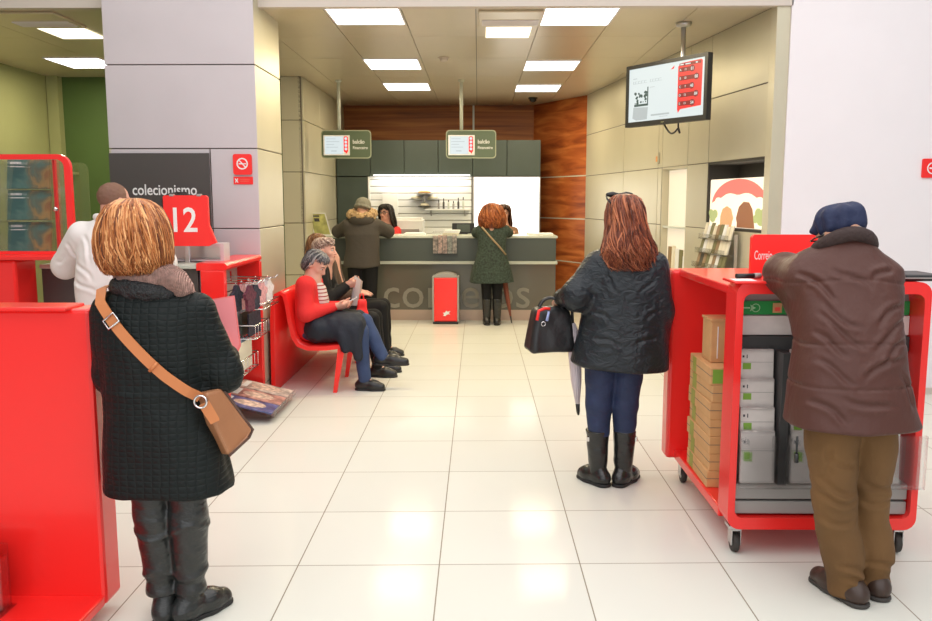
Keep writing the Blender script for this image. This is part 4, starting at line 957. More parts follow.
def head_prims(S_, c, R, s=1., neck=None):
    p = lambda *v: P3(c, R, v, s)
    S_.ell(p(0, -.012, .032), np.array((.074, .093, .083))*s, .02, R)
    S_.ell(p(0, .022, -.03), np.array((.058, .066, .078))*s, .03, R)
    S_.cap(p(-.02, .055, -.088), p(.02, .055, -.088), .022*s, k=.025)
    S_.cap(p(-.05, .0, -.055), p(-.02, .06, -.085), .02*s, k=.02); S_.cap(p(.05, 0, -.055), p(.02, .06, -.085), .02*s, k=.02)
    S_.ell(p(.036, .06, -.022), np.array((.022, .022, .022))*s, .02, R); S_.ell(p(-.036, .06, -.022), np.array((.022, .022, .022))*s, .02, R)
    S_.cap(p(-.034, .076, .026), p(.034, .076, .026), .013*s, k=.016)
    S_.cap(p(0, .086, .012), p(0, .106, -.026), .008*s, .0125*s, k=.01)
    S_.ell(p(.011, .096, -.03), np.array((.009, .01, .008))*s, .006, R); S_.ell(p(-.011, .096, -.03), np.array((.009, .01, .008))*s, .006, R)
    for q in (-1, 1):
        S_.ell(p(.033*q, .094, .008), np.array((.017, .014, .011))*s, .01, R, op='s')
        S_.ell(p(.077*q, -.006, -.006), np.array((.011, .021, .031))*s, .008, R); S_.ell(p(.087*q, .0, -.002), np.array((.006, .01, .018))*s, .006, R, op='s')
    S_.cap(p(-.02, .084, -.05), p(.02, .084, -.05), .008*s, k=.008); S_.cap(p(-.016, .083, -.06), p(.016, .083, -.06), .008*s, k=.008)
    if neck is not None: S_.cap(p(0, -.02, -.05), neck, .052*s, .058*s, k=.03)

def face_parts(root, c, R, s=1., brow=None):
    for q in (-1, 1):
        e = obj('eye', B().sph(P3(c, R, (.033*q, .0775, .008), s), .0108*s, 12), m_eye, root); obj('iris', B().sph(P3(c, R, (.033*q, .0845, .008), s), .0062*s, 10), m_iris, e)
        obj('eyebrow', B().tube([P3(c, R, (.016*q, .091, .026), s), P3(c, R, (.033*q, .089, .031), s), P3(c, R, (.05*q, .078, .026), s)], [.003*s, .0042*s, .002*s], 6), brow or m_brow, root)
    obj('lips', B().tube([P3(c, R, (-.022, .083, -.055), s), P3(c, R, (-.008, .0925, -.052), s), P3(c, R, (.008, .0925, -.052), s), P3(c, R, (.022, .083, -.055), s)], [.002*s, .0062*s, .0062*s, .002*s], 6), m_lip, root)

def hand_prims(S_, w, f, n, t, curl=(.3, .5, .4), s=1., thumb=.5):
    """w wrist, f finger direction, n where the palm faces, t towards the thumb"""
    w = np.array(w, float); f = np.array(f, float); f /= np.linalg.norm(f); n = np.array(n, float); n -= f*(n@f); n /= np.linalg.norm(n)
    t = np.array(t, float); t -= f*(t@f)+n*(t@n); t /= np.linalg.norm(t)
    for i, (o, l, r) in enumerate(((.029, .068, .0085), (.010, .077, .0088), (-.009, .070, .0083), (-.026, .055, .0074))):
        b = w+(f*(.086-.004*abs(i-1))+t*o)*s
        S_.cap(w+t*o*.45*s, b, .015*s, .0115*s, k=.022)
        a = 0; p = b
        for j, fr_ in enumerate((.44, .31, .25)):
            a += curl[j]; d = f*math.cos(a)+n*math.sin(a)+t*(.05*(1.5-i)); q = p+d*l*fr_*s; S_.cap(p, q, r*s*(1-.08*j), r*s*(.92-.1*j), k=.006); p = q
    S_.ell(w+(f*.03+t*.018+n*.006)*s, np.array((.018, .018, .018))*s, .02)
    b = w+(f*.03+t*.03)*s; d = f*.65+t*.75*(1-.5*thumb)+n*.45*thumb; d /= np.linalg.norm(d)
    m1 = b+d*.04*s; d2 = f*.85+t*.25+n*.4*thumb; d2 /= np.linalg.norm(d2)
    S_.cap(w+t*.012*s, b, .017*s, .014*s, k=.018); S_.cap(b, m1, .0125*s, .0105*s, k=.008); S_.cap(m1, m1+d2*.032*s, .0102*s, .008*s, k=.006)

def person(label, loc, head, neck, torso, arms, legs, skin=None, h=.007, face=False, scale=1., group=None):
    """one continuous body; head = (centre, yaw, pitch, roll); arms = (shoulder, elbow, wrist, hand or None); legs = (hip, knee, ankle, toe)"""
    s = SDF(); R = rot(*head[1:]); c = head[0]
    head_prims(s, c, R, scale, neck)
    s.chain([neck]+torso, [.055]+[.09]*len(torso), .05)
    for sh, el, wr, hd in arms:
        s.chain([torso[0], sh], [.06, .04], .04).chain([sh, el, wr], [.038, .032, .024], .02)
        if hd: hand_prims(s, wr, *hd)
    for hp, kn, an, toe in legs:
        s.chain([torso[-1], hp], [.08, .06], .04).chain([hp, kn, an], [.06, .042, .03], .02).cap(an, np.array(an)+(np.array(toe)-np.array(an))*.55, .028, .018, k=.02)
    o = s.build('person', skin or m_skin, h, None, (loc[0], loc[1], 0.))
    tag(o, label, 'person', group)
    if face: face_parts(o, c, R, scale)
    return o, R

def hair(root, c, R, prof, mat, n=350, face=.9, hairline=-.2, h_jit=.03, seed=1, r=.0045, wave=.0, s=1., base=True, lift=.0, part=0., flip=0.):
    """prof: (z, rx, ry, y) rings of the hair in head space, crown first; strands run from crown to tips, open towards the face (+y)"""
    rg = random.Random(seed); K = np.array(prof, float)*s; n_r = len(K); V = []; Q = []; A = []
    def pt(t, ph, off=0.):
        x = t*(n_r-1); z, rx, ry, y = [np.interp(x, range(n_r), K[:, i]) for i in range(4)]
        return np.array((math.sin(ph)*(rx+off), y-math.cos(ph)*(ry+off), z))
    th = np.interp(-hairline*s, -K[:, 0], np.arange(n_r)/(n_r-1))      # how far down the hair goes over the forehead
    tl = lambda ph: 1. if abs(ph) < PI-face else min(1., th*(1+.12*math.sin(7*ph)))
    if base:
        m_, k_ = 40, 16
        for j in range(k_+1):
            for i in range(m_):
                ph = -PI+2*PI*(i+.5)/m_; V.append(pt(j/k_*tl(ph)*.985, ph, -.006)); A.append(.02+.12*rg.random())  # under-shell coloured dark, painting the shade in the gaps between strands
        for j in range(k_):
            for i in range(m_): Q.append((j*m_+i, j*m_+(i+1) % m_, (j+1)*m_+(i+1) % m_, (j+1)*m_+i))
        o = len(V); V.append(pt(0, 0)*np.array((0, 0, 1))); A.append(.3)
    for q in range(n):
        ph = rg.uniform(-PI, PI); L = tl(ph)*(1-rg.random()*h_jit*2); t0 = rg.uniform(.0, .35)*rg.random(); val = min(1, max(0, .5+.27*math.sin(ph*21+seed)*math.sin(ph*8.3+1)+.2*math.sin(ph*53+2*seed)+rg.gauss(0, .13))); rr = r*rg.uniform(.6, 1.2)*s
        m_ = 10; off0 = rg.uniform(-.003, .006)+lift+.0035*math.sin(ph*6+seed)+.003*math.sin(ph*13+2*seed); w0 = rg.uniform(0, 6.3); wa = wave*rg.uniform(.4, 1.4); o = len(V); dph = rg.gauss(0, .07)
        pts = [pt(t0+(L-t0)*i/m_, ph+dph*i/m_+wa*math.sin(w0+i*.9)*i/m_, off0+wa*.02*math.cos(w0+i)+flip*rg.random()*(max(0, i-7)/3)**2) for i in range(m_+1)]
        for i, p in enumerate(pts):
            tg = pts[min(i+1, m_)]-pts[max(i-1, 0)]; tg = tg/max(np.linalg.norm(tg), 1e-6); nr_ = p-np.array((0, K[0][3], p[2]*.6)); sd = np.cross(tg, nr_); sd = sd/max(np.linalg.norm(sd), 1e-6); up = np.cross(sd, tg)
            w = rr*(1.15-1.0*(i/m_)**4 if i else .6)
            for a, b_ in ((1.6, 0), (0, .8), (-1.6, 0), (0, -.8)): V.append(p+sd*w*a+up*w*b_); A.append(min(1, max(0, val+.12*math.sin(i*1.3+q))))
        for i in range(m_):
            for a in range(4): Q.append((o+i*4+a, o+i*4+(a+1) % 4, o+(i+1)*4+(a+1) % 4, o+(i+1)*4+a))
        for i in (0,): Q.append((o+3, o+2, o+1, o)); Q.append((o+m_*4, o+m_*4+1, o+m_*4+2, o+m_*4+3))
    V = np.array([P3(c, R, v) for v in V])
    return npmesh('hair', V, np.array(Q), mat, root, None, np.array(A))

def folds(amp, fx, fy, fz, seed=0.):
    return lambda x, y, z: amp*vnoise(x*fx+seed, y*fy+seed*1.7, z*fz+seed*.3)
def creases(segs, amp=.007, w=.011, yb=None):
    def fn(x, y, z):
        r = 0
        for (ax, az), (bx, bz) in segs:
            dx, dz = bx-ax, bz-az; L = math.hypot(dx, dz)
            t = ((x-ax)*dx+(z-az)*dz)/(L*L); d = ((x-ax)*dz-(z-az)*dx)/L+.012*np.sin(t*5+ax*40); e = np.clip(1-np.abs(t-.5)*2, 0, 1)
            e = np.minimum(1, e*2.2)
            if yb is not None: e = e*(y < yb)
            r = r+amp*e*(np.exp(-(d/w)**2)-.8*np.exp(-((d-1.7*w)/(1.1*w))**2)-.4*np.exp(-((d+1.7*w)/(1.1*w))**2))
        return r
    return fn
def garment(root, name, mat, lofts=(), limbs=(), blobs=(), cuts=(), disp=(), h=.008, k=.04):
    s = SDF()
    for keys in lofts: s.loft(keys, k)
    for pts, rs in limbs: s.chain(pts, rs, k)
    for c, r, R in blobs: s.ell(c, r, k, R)
    for p, n in cuts: s.cut(p, n)
    for d in disp: s.disp(d)
    return s.build(name, mat, h, root)
def shoe(root, ankle, toe, mat, msole, name='shoe', w=.043, top=.10, h=.005, ground=None, heel=.035):
    """ankle above the heel, toe = tip on the sole plane"""
    g = toe[2] if ground is None else ground
    a = np.array(ankle, float); t = np.array(toe, float); d = t-a; d[2] = 0; L = np.linalg.norm(d); d /= max(L, 1e-6); b = a.copy(); b[2] = g
    s = SDF(); hb = b-d*.045+np.array((0, 0, g*0+.045))
    s.cap(hb, b+d*(L*.45)+np.array((0, 0, .045)), w*.92, w, k=.02); s.cap(b+d*(L*.4)+np.array((0, 0, .036)), b+d*(L-w*.9)+np.array((0, 0, .03)), w*1.05, w*.85, k=.03)
    s.cap(b-d*.012+np.array((0, 0, .05)), b-d*.005+np.array((0, 0, top)), w*.95, w*.9, k=.03)
    s.cut((0, 0, g+.012), (0, 0, -1)); s.cut((0, 0, g+top+.02), (0, 0, 1))
    o = s.build(name, mat, h, root)
    q = SDF(); q.cap(hb*np.array((1, 1, 0))+np.array((0, 0, g+.012)), b*np.array((1, 1, 0))+d*(L*.4)+np.array((0, 0, g+.012)), w*.95, w*1.0, k=.01).cap(b*np.array((1, 1, 0))+d*(L*.4)+np.array((0, 0, g+.012)), b*np.array((1, 1, 0))+d*(L-w*.85)+np.array((0, 0, g+.012)), w*1.08, w*.9, k=.02)
    q.cut((0, 0, g+.001), (0, 0, -1)); q.cut((0, 0, g+.018), (0, 0, 1)); q.build('sole', msole, h, o)
    return o

m_darksole = M('sole_black', (.015, .015, .015), .6)
# ---------------------------------------------------------------- woman with the tan bag (near left)
X = 0
skb = M('skin_b', (.6, .32, .22), .5)
hc = (-1.235, 3.02, 1.462)
po, R = person('woman with a blonde bob in a black quilted coat, seen from behind', (-1.15, 3.03), (hc, -.12, .05, 0), (-1.20, 3.02, 1.29), [(-1.195, 3.03, 1.18), (-1.19, 3.03, .95), (-1.16, 3.03, .82)],
    [((-1.35, 3.03, 1.17), (-1.37, 3.06, .93), (-1.28, 3.27, .99), ((.75, .55, .1), (.3, -.5, 0), (0, 0, 1), (.3, .4, .3))), ((-1.03, 3.03, 1.17), (-.945, 3.06, .93), (-1.0, 3.28, .98), ((-.3, .8, .25), (-.8, -.2, 0), (0, 0, 1), (.5, .5, .4)))],
    [((-1.24, 3.03, .8), (-1.235, 3.03, .44), (-1.215, 3.05, .09), (-1.23, 3.2, .03)), ((-1.09, 3.03, .8), (-1.095, 3.03, .44), (-1.10, 3.05, .09), (-1.03, 3.19, .03))], skb)
m_qcoat = M('black_quilted_cloth', (.005, .0085, .008), .55, spec=.25, bump=('grid', 1, .45, .007, (.03, 1, .021)))
gx = lambda x, y, z: -.004*np.exp(-((z-.90)/.012)**2)
coat = garment(po, 'coat', m_qcoat, [[(.525, -1.158, 3.03, .236, .165), (.58, -1.162, 3.03, .228, .16), (.72, -1.175, 3.03, .212, .15), (.84, -1.187, 3.03, .193, .138), (.92, -1.192, 3.03, .187, .132), (1.06, -1.195, 3.03, .19, .13), (1.16, -1.195, 3.03, .188, .118), (1.22, -1.197, 3.03, .165, .10), (1.27, -1.20, 3.03, .10, .085)]],
    [([(-1.335, 3.03, 1.175), (-1.35, 3.06, .95), (-1.29, 3.25, .985)], [.075, .068, .052]), ([(-1.035, 3.03, 1.175), (-.955, 3.06, .95), (-.995, 3.25, .975)], [.075, .068, .052])],
    disp=[folds(.005, 9, 9, 5), folds(.004, 22, 22, 14, 3.), gx], h=.008)
m_fur = M('black_ruffled_fur', (.012, .013, .014), .5, bump=('noise', 60, 1., .02, (1, 1, 1)))
s = SDF(); ring = [(-1.20+.10*math.cos(a), 3.03+.088*math.sin(a), 1.268+.010*math.sin(a*2)) for a in np.linspace(0, 2*PI, 17)]
s.chain(ring, [.030]*17, .02); s.disp(folds(.006, 45, 45, 45)); s.build('collar', m_fur, .006, po)
m_scarf = M('pink_beige_knit_scarf', (.60, .35, .29), .85, bump=('wave', 60, 1., .01, (1, .3, 1)), var=(70, .3, (1, 1, 1)))
s = SDF(); ring = [(-1.205+.076*math.cos(a), 3.03+.07*math.sin(a), 1.305+.008*math.cos(a)) for a in np.linspace(0, 2*PI, 17)]
s.chain(ring, [.031]*17, .02); s.chain([(-1.13, 2.99, 1.312), (-1.095, 2.985, 1.30), (-1.075, 3.01, 1.268), (-1.085, 3.12, 1.20)], [.046, .042, .034, .035], .03)
s.disp(folds(.007, 40, 40, 25)); s.build('scarf', m_scarf, .005, po)
m_blonde = hair_mat('copper_blonde_hair', (.10, .022, .006), (.48, .16, .043), (.93, .50, .21), .34)
prof = [(.124, .012, .012, .0), (.117, .045, .05, -.005), (.095, .080, .09, -.01), (.055, .106, .112, -.012), (.01, .121, .122, -.012), (-.05, .127, .122, -.012), (-.095, .122, .112, -.01), (-.128, .108, .098, -.006), (-.150, .092, .082, .0)]
hair(po, hc, R, prof, m_blonde, 2400, .95, -.01, .10, 3, .0022, .13, flip=.010)
m_leather = M('black_leather', (.018, .02, .019), .28, spec=.6, bump=('noise', 9, .5, .03, (1, 1, 2.2)))
lg = [([(-1.225, 3.03, .72), (-1.223, 3.03, .43), (-1.205, 3.04, .13)], [.08, .07, .060]), ([(-1.10, 3.03, .72), (-1.094, 3.03, .43), (-1.10, 3.04, .13)], [.08, .07, .060])]
garment(po, 'trousers', m_leather, limbs=lg, cuts=[((0, 0, .115), (0, 0, -1))], disp=[folds(.006, 8, 8, 14, 2.), lambda x, y, z: -.007*np.exp(-((z-.37-.03*np.sin(x*22))/.010)**2)-.007*np.exp(-((z-.20-.02*np.sin(x*30))/.012)**2)+.006*np.exp(-((z-.165)/.02)**2)], h=.007, k=.012)
for a, t_, nm in (((-1.20, 3.05, .07), (-1.225, 3.25, 0), 0), ((-1.105, 3.05, .07), (-1.0, 3.20, 0), 1)):
    bt = shoe(po, a, t_, m_leather, m_darksole, 'boot', .046, .17)
lw = [po]
# pink folder she holds
f = Fr((-1.05, 3.33, 1.05), Vector((1, .2, 0)), Vector((0, .06, 1)))
t = thing('folder', 'pale pink folder held up by the woman with the tan bag', 'folder', (-.95, 3.3, .95)); lw.append(t)
obj('cover', B().prism([(-.11, -.14), (.03, -.175), (.087, -.045), (.066, .15), (-.11, .125)], -.004, .004, f), M('pink_folder', (.95, .22, .22), .4), t)
obj('sheet', B().prism([(-.105, -.13), (.028, -.165), (.08, -.045), (.06, .142), (-.105, .118)], .0041, .006, f), M('pink_sheet', (.95, .30, .32), .5), t)
# tan shoulder bag
m_tan = M('tan_leather', (.40, .18, .085), .42, var=(9, .08, (1, 1, 1)), bump=('noise', 60, .15, .005, (1, 1, 1))); m_orange = M('orange_strap_leather', (.62, .22, .075), .45)
t = thing('shoulder_bag', 'tan leather shoulder bag on a long orange strap at her hip', 'bag', (-.93, 3.02, .64)); lw.append(t)
quad = [Vector((-0.971, 2.915, 0.909)), Vector((-0.939, 2.995, 0.909)), Vector((-0.865, 3.115, 0.720)), Vector((-0.870, 3.075, 0.701)), Vector((-0.916, 2.975, 0.662)), Vector((-0.953, 2.935, 0.788))]
off = Vector((-.065, .06, -.015)); b = B(); b.add(quad+[q+off for q in quad], [list(range(6)), list(range(11, 5, -1))]+[(i, (i+1) % 6, 6+(i+1) % 6, 6+i) for i in range(6)])
o = obj('bag_body', b, m_tan, t)
md = o.modifiers.new('soft', 'BEVEL'); md.width = .012; md.segments = 3
obj('zip_edge', B().tube([quad[1]+off*.1+Vector((.003, 0, .003)), quad[2]+off*.1+Vector((.004, 0, 0)), quad[3]+off*.1+Vector((.004, 0, 0))], .006, 8).tube([quad[3], quad[4]], .0045, 8), M('dark_brown_trim', (.09, .04, .025), .5), t)
obj('ring', B().tube([Vector((-.985+.022*math.cos(a), 2.895, .882+.022*math.sin(a))) for a in np.linspace(0, 2*PI, 17)[:-1]], .004, 6, closed=True), m_chrome, t)
obj('strap_tab', B().prism([(-.018, -.0), (.018, 0), (.016, -.075), (-.016, -.075)], -.004, .004, Fr((-.975, 2.905, .872), (.8, .3, .35), Vector((.45, .25, -1)).normalized()*-1)), m_orange, t)
bpy.context.view_layer.update()
dgr = bpy.context.evaluated_depsgraph_get()
from mathutils.bvhtree import BVHTree
tree = BVHTree.FromObject(coat, dgr); co = coat.matrix_world.translation; pts = []
for i in range(23):
    q = i/22; x = -1.345+q*(.345); z = 1.248-.36*q-.03*math.sin(PI*q); hit = tree.ray_cast(Vector((x, 2.3, z))-co, Vector((0, 1, 0)))
    y = (hit[0].y+co.y) if hit[0] else 3.0
    pts.append(Vector((x, y-.006, z)))
ys = [p.y for p in pts]
for i in range(23): pts[i].y = min(ys[max(0, i-2):i+3])
hit0 = pts[0]; pts = [Vector((-1.33, 3.10, 1.265)), Vector((-1.338, 3.03, 1.275)), Vector((-1.342, 2.97, 1.268))]+pts[1:]
b = B(); vs = []
for i, p in enumerate(pts):
    tg = (pts[min(i+1, len(pts)-1)]-pts[max(i-1, 0)]).normalized(); nn_ = Vector((0, -1, 0)) if i > 2 else Vector((-.2, -.4, .8)).normalized(); sd = tg.cross(nn_).normalized()*.019; nn_ = sd.cross(tg).normalized()*.004
    vs += [p-sd, p+sd, p+sd+nn_, p-sd+nn_, ]
nk = len(pts); fs = [(i*4+a, i*4+(a+1) % 4, i*4+4+(a+1) % 4, i*4+4+a) for i in range(nk-1) for a in range(4)]+[(0, 1, 2, 3), (nk*4-1, nk*4-2, nk*4-3, nk*4-4)]
b.add(vs, fs); st = obj('strap', b, m_orange, t)
for i, hw in ((6, .024), (15, .021)):
    p = pts[i]; tg = (pts[i+1]-pts[i-1]).normalized(); sd = tg.cross(Vector((0, -1, 0))).normalized()
    if i == 6: obj('buckle', B().tube([p+Vector((0, -.009, 0))+sd*hw*cx+tg*.018*cy for cx, cy in ((-1, -1), (1, -1), (1, 1), (-1, 1))], .0035, 6, closed=True), m_chrome, st)
    else: obj('strap_loop', B().tube([p+Vector((0, -.007, 0))-sd*hw, p+Vector((0, -.009, 0)), p+Vector((0, -.007, 0))+sd*hw], .006, 6), m_orange, st)

for o in lw: o.location.y -= .045; o.location.x += .018
# ---------------------------------------------------------------- man in the white shirt
m_shirt = M('white_shirt_cloth', (.80, .775, .75), .7, bump=('noise', 5, .25, .03, (1, 1, .7)))
hc = (-2.215, 5.13, 1.567); RY = -.65
po, R = person('balding man in a white shirt leaning at the service desk', (-2.25, 5.1), (hc, RY, .2, 0), (-2.23, 5.1, 1.46), [(-2.23, 5.1, 1.35), (-2.24, 5.06, 1.1), (-2.24, 5.05, .95)],
    [((-2.42, 5.08, 1.38), (-2.585, 5.22, 1.17), (-2.44, 5.55, 1.175), ((.6, .7, 0), (0, .1, -1), (.5, -.5, 0), (.15, .2, .2))), ((-2.06, 5.12, 1.38), (-2.03, 5.42, 1.17), (-2.14, 5.72, 1.185), ((-.3, .9, -.05), (0, .1, -1), (-.9, -.2, 0), (.2, .3, .2)))],
    [((-2.33, 5.05, .9), (-2.33, 5.05, .48), (-2.33, 5.05, .09), (-2.38, 5.2, .03)), ((-2.14, 5.05, .9), (-2.14, 5.05, .48), (-2.14, 5.05, .09), (-2.1, 5.2, .03))], m_skin2, face=True)
garment(po, 'shirt', m_shirt, [[(.93, -2.24, 5.05, .185, .13), (1.08, -2.24, 5.06, .20, .14), (1.25, -2.235, 5.08, .205, .14), (1.38, -2.235, 5.1, .19, .12), (1.44, -2.235, 5.1, .14, .09), (1.475, -2.235, 5.1, .075, .07)]],
    [([(-2.41, 5.09, 1.365), (-2.58, 5.21, 1.175), (-2.45, 5.52, 1.18)], [.085, .075, .045]), ([(-2.07, 5.12, 1.365), (-2.03, 5.40, 1.18), (-2.12, 5.68, 1.185)], [.085, .07, .045])], disp=[folds(.009, 7, 7, 4), creases([((-2.36, 1.38), (-2.28, 1.2)), ((-2.12, 1.38), (-2.2, 1.2)), ((-2.4, 1.22), (-2.28, 1.1)), ((-2.42, 1.12), (-2.25, 1.02)), ((-2.1, 1.2), (-2.22, 1.05)), ((-2.6, 1.2), (-2.5, 1.24)), ((-2.5, 1.32), (-2.42, 1.24))], .008, .012)])
s = SDF(); s.chain([(-2.235+.075*math.cos(a), 5.1+.07*math.sin(a), 1.478) for a in np.linspace(0, 2*PI, 15)], [.02]*15, .01); s.build('collar', m_shirt, .006, po)
s = SDF(); s.ell(P3(hc, R, (0, -.014, .03)), (.0775, .0955, .086), 0, R); s.cut(P3(hc, R, (0, .035, .05)), R@np.array((0, 1, .1))); s.cut(P3(hc, R, (0, 0, -.045)), R@np.array((0, .5, -1))); s.disp(folds(.0025, 90, 90, 90))
s.build('hair', M('short_dark_hair', (.19, .095, .06), .7, bump=('noise', 220, .5, .004, (1, 1, 1))), .005, po)
m_blackcloth = M('black_cloth', (.007, .007, .008), .75, spec=.25, bump=('noise', 8, .4, .02, (1, 1, 1)))
garment(po, 'trousers', m_blackcloth, limbs=[([(-2.33, 5.05, .92), (-2.33, 5.05, .5), (-2.33, 5.05, .06)], [.1, .085, .07]), ([(-2.14, 5.05, .92), (-2.14, 5.05, .5), (-2.14, 5.05, .06)], [.1, .085, .07])], blobs=[((-2.24, 5.05, .93), (.185, .13, .1), None)], cuts=[((0, 0, .03), (0, 0, -1))], h=.009)
for x in (-2.33, -2.14): shoe(po, (x, 5.06, .07), (x, 5.26, 0), m_black, m_darksole)

# ---------------------------------------------------------------- clerk behind the number 12 desk
hc = (-2.275, 6.40, 1.512)
po, R = person('clerk standing half hidden behind the red number 12 sign', (-2.27, 6.42), (hc, PI-.1, .25, 0), (-2.27, 6.43, 1.375), [(-2.27, 6.43, 1.28), (-2.27, 6.43, 1.0)],
    [((-2.42, 6.43, 1.3), (-2.48, 6.38, 1.07), (-2.42, 6.25, 1.16), None), ((-2.12, 6.43, 1.3), (-2.06, 6.38, 1.07), (-2.12, 6.25, 1.16), None)],
    [((-2.35, 6.43, .85), (-2.35, 6.43, .45), (-2.35, 6.43, .08), (-2.35, 6.3, .03)), ((-2.19, 6.43, .85), (-2.19, 6.43, .45), (-2.19, 6.43, .08), (-2.19, 6.3, .03))], face=True, h=.009)
garment(po, 'top', m_blackcloth, [[(.85, -2.27, 6.43, .17, .11), (1.1, -2.27, 6.43, .165, .11), (1.3, -2.27, 6.43, .165, .10), (1.40, -2.27, 6.43, .08, .07)]], [([(-2.42, 6.43, 1.29), (-2.47, 6.39, 1.09), (-2.43, 6.27, 1.15)], [.06, .05, .035]), ([(-2.12, 6.43, 1.29), (-2.07, 6.39, 1.09), (-2.11, 6.27, 1.15)], [.06, .05, .035])], h=.01)
garment(po, 'trousers', m_blackcloth, limbs=[([(x, 6.43, .88), (x, 6.43, .45), (x, 6.43, .05)], [.09, .075, .06]) for x in (-2.35, -2.19)], cuts=[((0, 0, .02), (0, 0, -1))], h=.011)
m_blackhair = hair_mat('black_hair', (.006, .005, .005), (.016, .012, .010), (.05, .035, .028), .35)
curly = [(.122, .012, .012, 0), (.115, .055, .055, 0), (.09, .095, .095, 0), (.045, .105, .105, -.005), (-.01, .108, .106, -.012), (-.06, .105, .095, -.015), (-.10, .10, .085, -.01)]
hair(po, hc, R, curly, m_blackhair, 260, 1.0, .055, .15, 5, .006, .35)
for x in (-2.35, -2.19): shoe(po, (x, 6.43, .07), (x, 6.28, 0), m_black, m_darksole, h=.007)

# ---------------------------------------------------------------- woman with the black handbag (middle)
hc = (.79, 4.58, 1.487)
po, R = person('woman with long red brown hair in a padded dark jacket and tall boots', (.76, 4.57), (hc, .3, .05, 0), (.80, 4.56, 1.34), [(.80, 4.56, 1.24), (.79, 4.56, 1.0), (.76, 4.56, .82)],
    [((.635, 4.56, 1.24), (.515, 4.52, 1.05), (.465, 4.70, 1.035), ((-.1, .8, -.35), (.3, 0, -1), (.9, .2, .3), (.9, 1.0, .8))), ((.97, 4.56, 1.24), (1.01, 4.57, .98), (.975, 4.66, .77), None)],
    [((.69, 4.56, .8), (.672, 4.55, .46), (.682, 4.56, .09), (.60, 4.70, .03)), ((.83, 4.56, .8), (.815, 4.55, .46), (.815, 4.56, .09), (.86, 4.72, .03))])
m_pad = M('dark_padded_nylon', (.010, .0145, .019), .36, spec=.4, bump=('wrinkle', 13, .6, .02, (1, 1, 1.5)), var=(5, .15, (1, 1, 1)))
tilt = lambda x, y, z: np.maximum(0, .70-(x-.5)*.12-z)*1.5*(z < .75)
garment(po, 'jacket', m_pad, [[(.66, .772, 4.56, .268, .17), (.8, .785, 4.56, .255, .165), (.95, .80, 4.56, .235, .155), (1.1, .80, 4.56, .225, .145), (1.21, .80, 4.56, .215, .13), (1.28, .80, 4.56, .17, .11), (1.335, .80, 4.56, .085, .08)]],
    [([(.66, 4.56, 1.225), (.535, 4.52, 1.07), (.475, 4.67, 1.04)], [.085, .078, .05]), ([(.945, 4.56, 1.225), (.995, 4.57, .98), (.985, 4.62, .74)], [.082, .072, .06])], disp=[folds(.008, 8, 8, 7), tilt, creases([((.66, 1.2), (.76, 1.08)), ((.95, 1.2), (.86, 1.08)), ((.60, 1.0), (.72, .93)), ((.98, 1.02), (.88, .93)), ((.60, .86), (.78, .80)), ((.97, .88), (.82, .8)), ((.56, 1.15), (.62, 1.05)), ((.99, 1.1), (.96, .98))], .007, .011)], cuts=[])
m_auburn = hair_mat('auburn_hair', (.045, .009, .005), (.18, .042, .016), (.50, .17, .075), .33)
prof = [(.125, .012, .012, 0), (.118, .042, .05, -.005), (.095, .070, .09, -.01), (.05, .085, .108, -.015), (0, .090, .114, -.02), (-.06, .100, .114, -.03), (-.12, .124, .110, -.045), (-.17, .145, .105, -.055), (-.22, .148, .10, -.06), (-.265, .125, .095, -.065), (-.29, .10, .09, -.07)]
hair(po, hc, R, prof, m_auburn, 1100, .85, .03, .13, 8, .0032, .30, flip=.022)
sg = B(); 
for q in (-1, 1): sg.tube([P3(hc, R, (.088*q, -.02, .075)), P3(hc, R, (.086*q, .03, .10)), P3(hc, R, (.075*q, .062, .118))], .005, 6)
sg.tube([P3(hc, R, (x, .06-.3*x*x*4, .125)) for x in np.linspace(-.078, .078, 9)], [.008, .014, .017, .012, .008, .012, .017, .014, .008], 8)
obj('sunglasses', sg, m_black, po)
s = SDF(); s.chain([(.80+.09*math.cos(a), 4.56+.085*math.sin(a), 1.335) for a in np.linspace(0, 2*PI, 15)], [.03]*15, .015); s.build('collar', m_pad, .007, po)
m_jean = M('dark_blue_denim', (.014, .026, .075), .7, bump=('noise', 10, .5, .03, (1, 1, 2)), var=(8, .25, (1, 1, 1)))
garment(po, 'trousers', m_jean, limbs=[([(.69, 4.56, .78), (.668, 4.55, .46), (.68, 4.56, .16)], [.10, .073, .05]), ([(.83, 4.56, .78), (.815, 4.55, .46), (.815, 4.56, .16)], [.10, .072, .05])], blobs=[((.765, 4.56, .80), (.19, .13, .1), None)], cuts=[((0, 0, .285), (0, 0, -1))], disp=[folds(.005, 14, 14, 20)], h=.008, k=.015)
m_boot = M('black_boot_leather', (.014, .015, .015), .25, spec=.6, bump=('noise', 10, .4, .02, (1, 1, 2)))
for a, t_, sh in (((.675, 4.56, .07), (.585, 4.69, 0), (.668, 4.555)), ((.815, 4.56, .07), (.915, 4.70, 0), (.818, 4.555))):
    bt = shoe(po, a, t_, m_boot, m_darksole, 'boot', .046, .12)
    s = SDF(); s.cap((sh[0], sh[1], .315), (a[0], a[1], .09), .066, .05, k=0); s.cut((0, 0, .315), (0, 0, 1)); s.disp(folds(.004, 12, 12, 22)); s.build('boot_shaft', m_boot, .006, bt)
    obj('strap_buckle', B().box(a[0]-.07 if a[0] < .75 else a[0]+.055, a[0]-.055 if a[0] < .75 else a[0]+.07, 4.52, 4.55, .255, .28, bev=.003), m_chrome, bt)
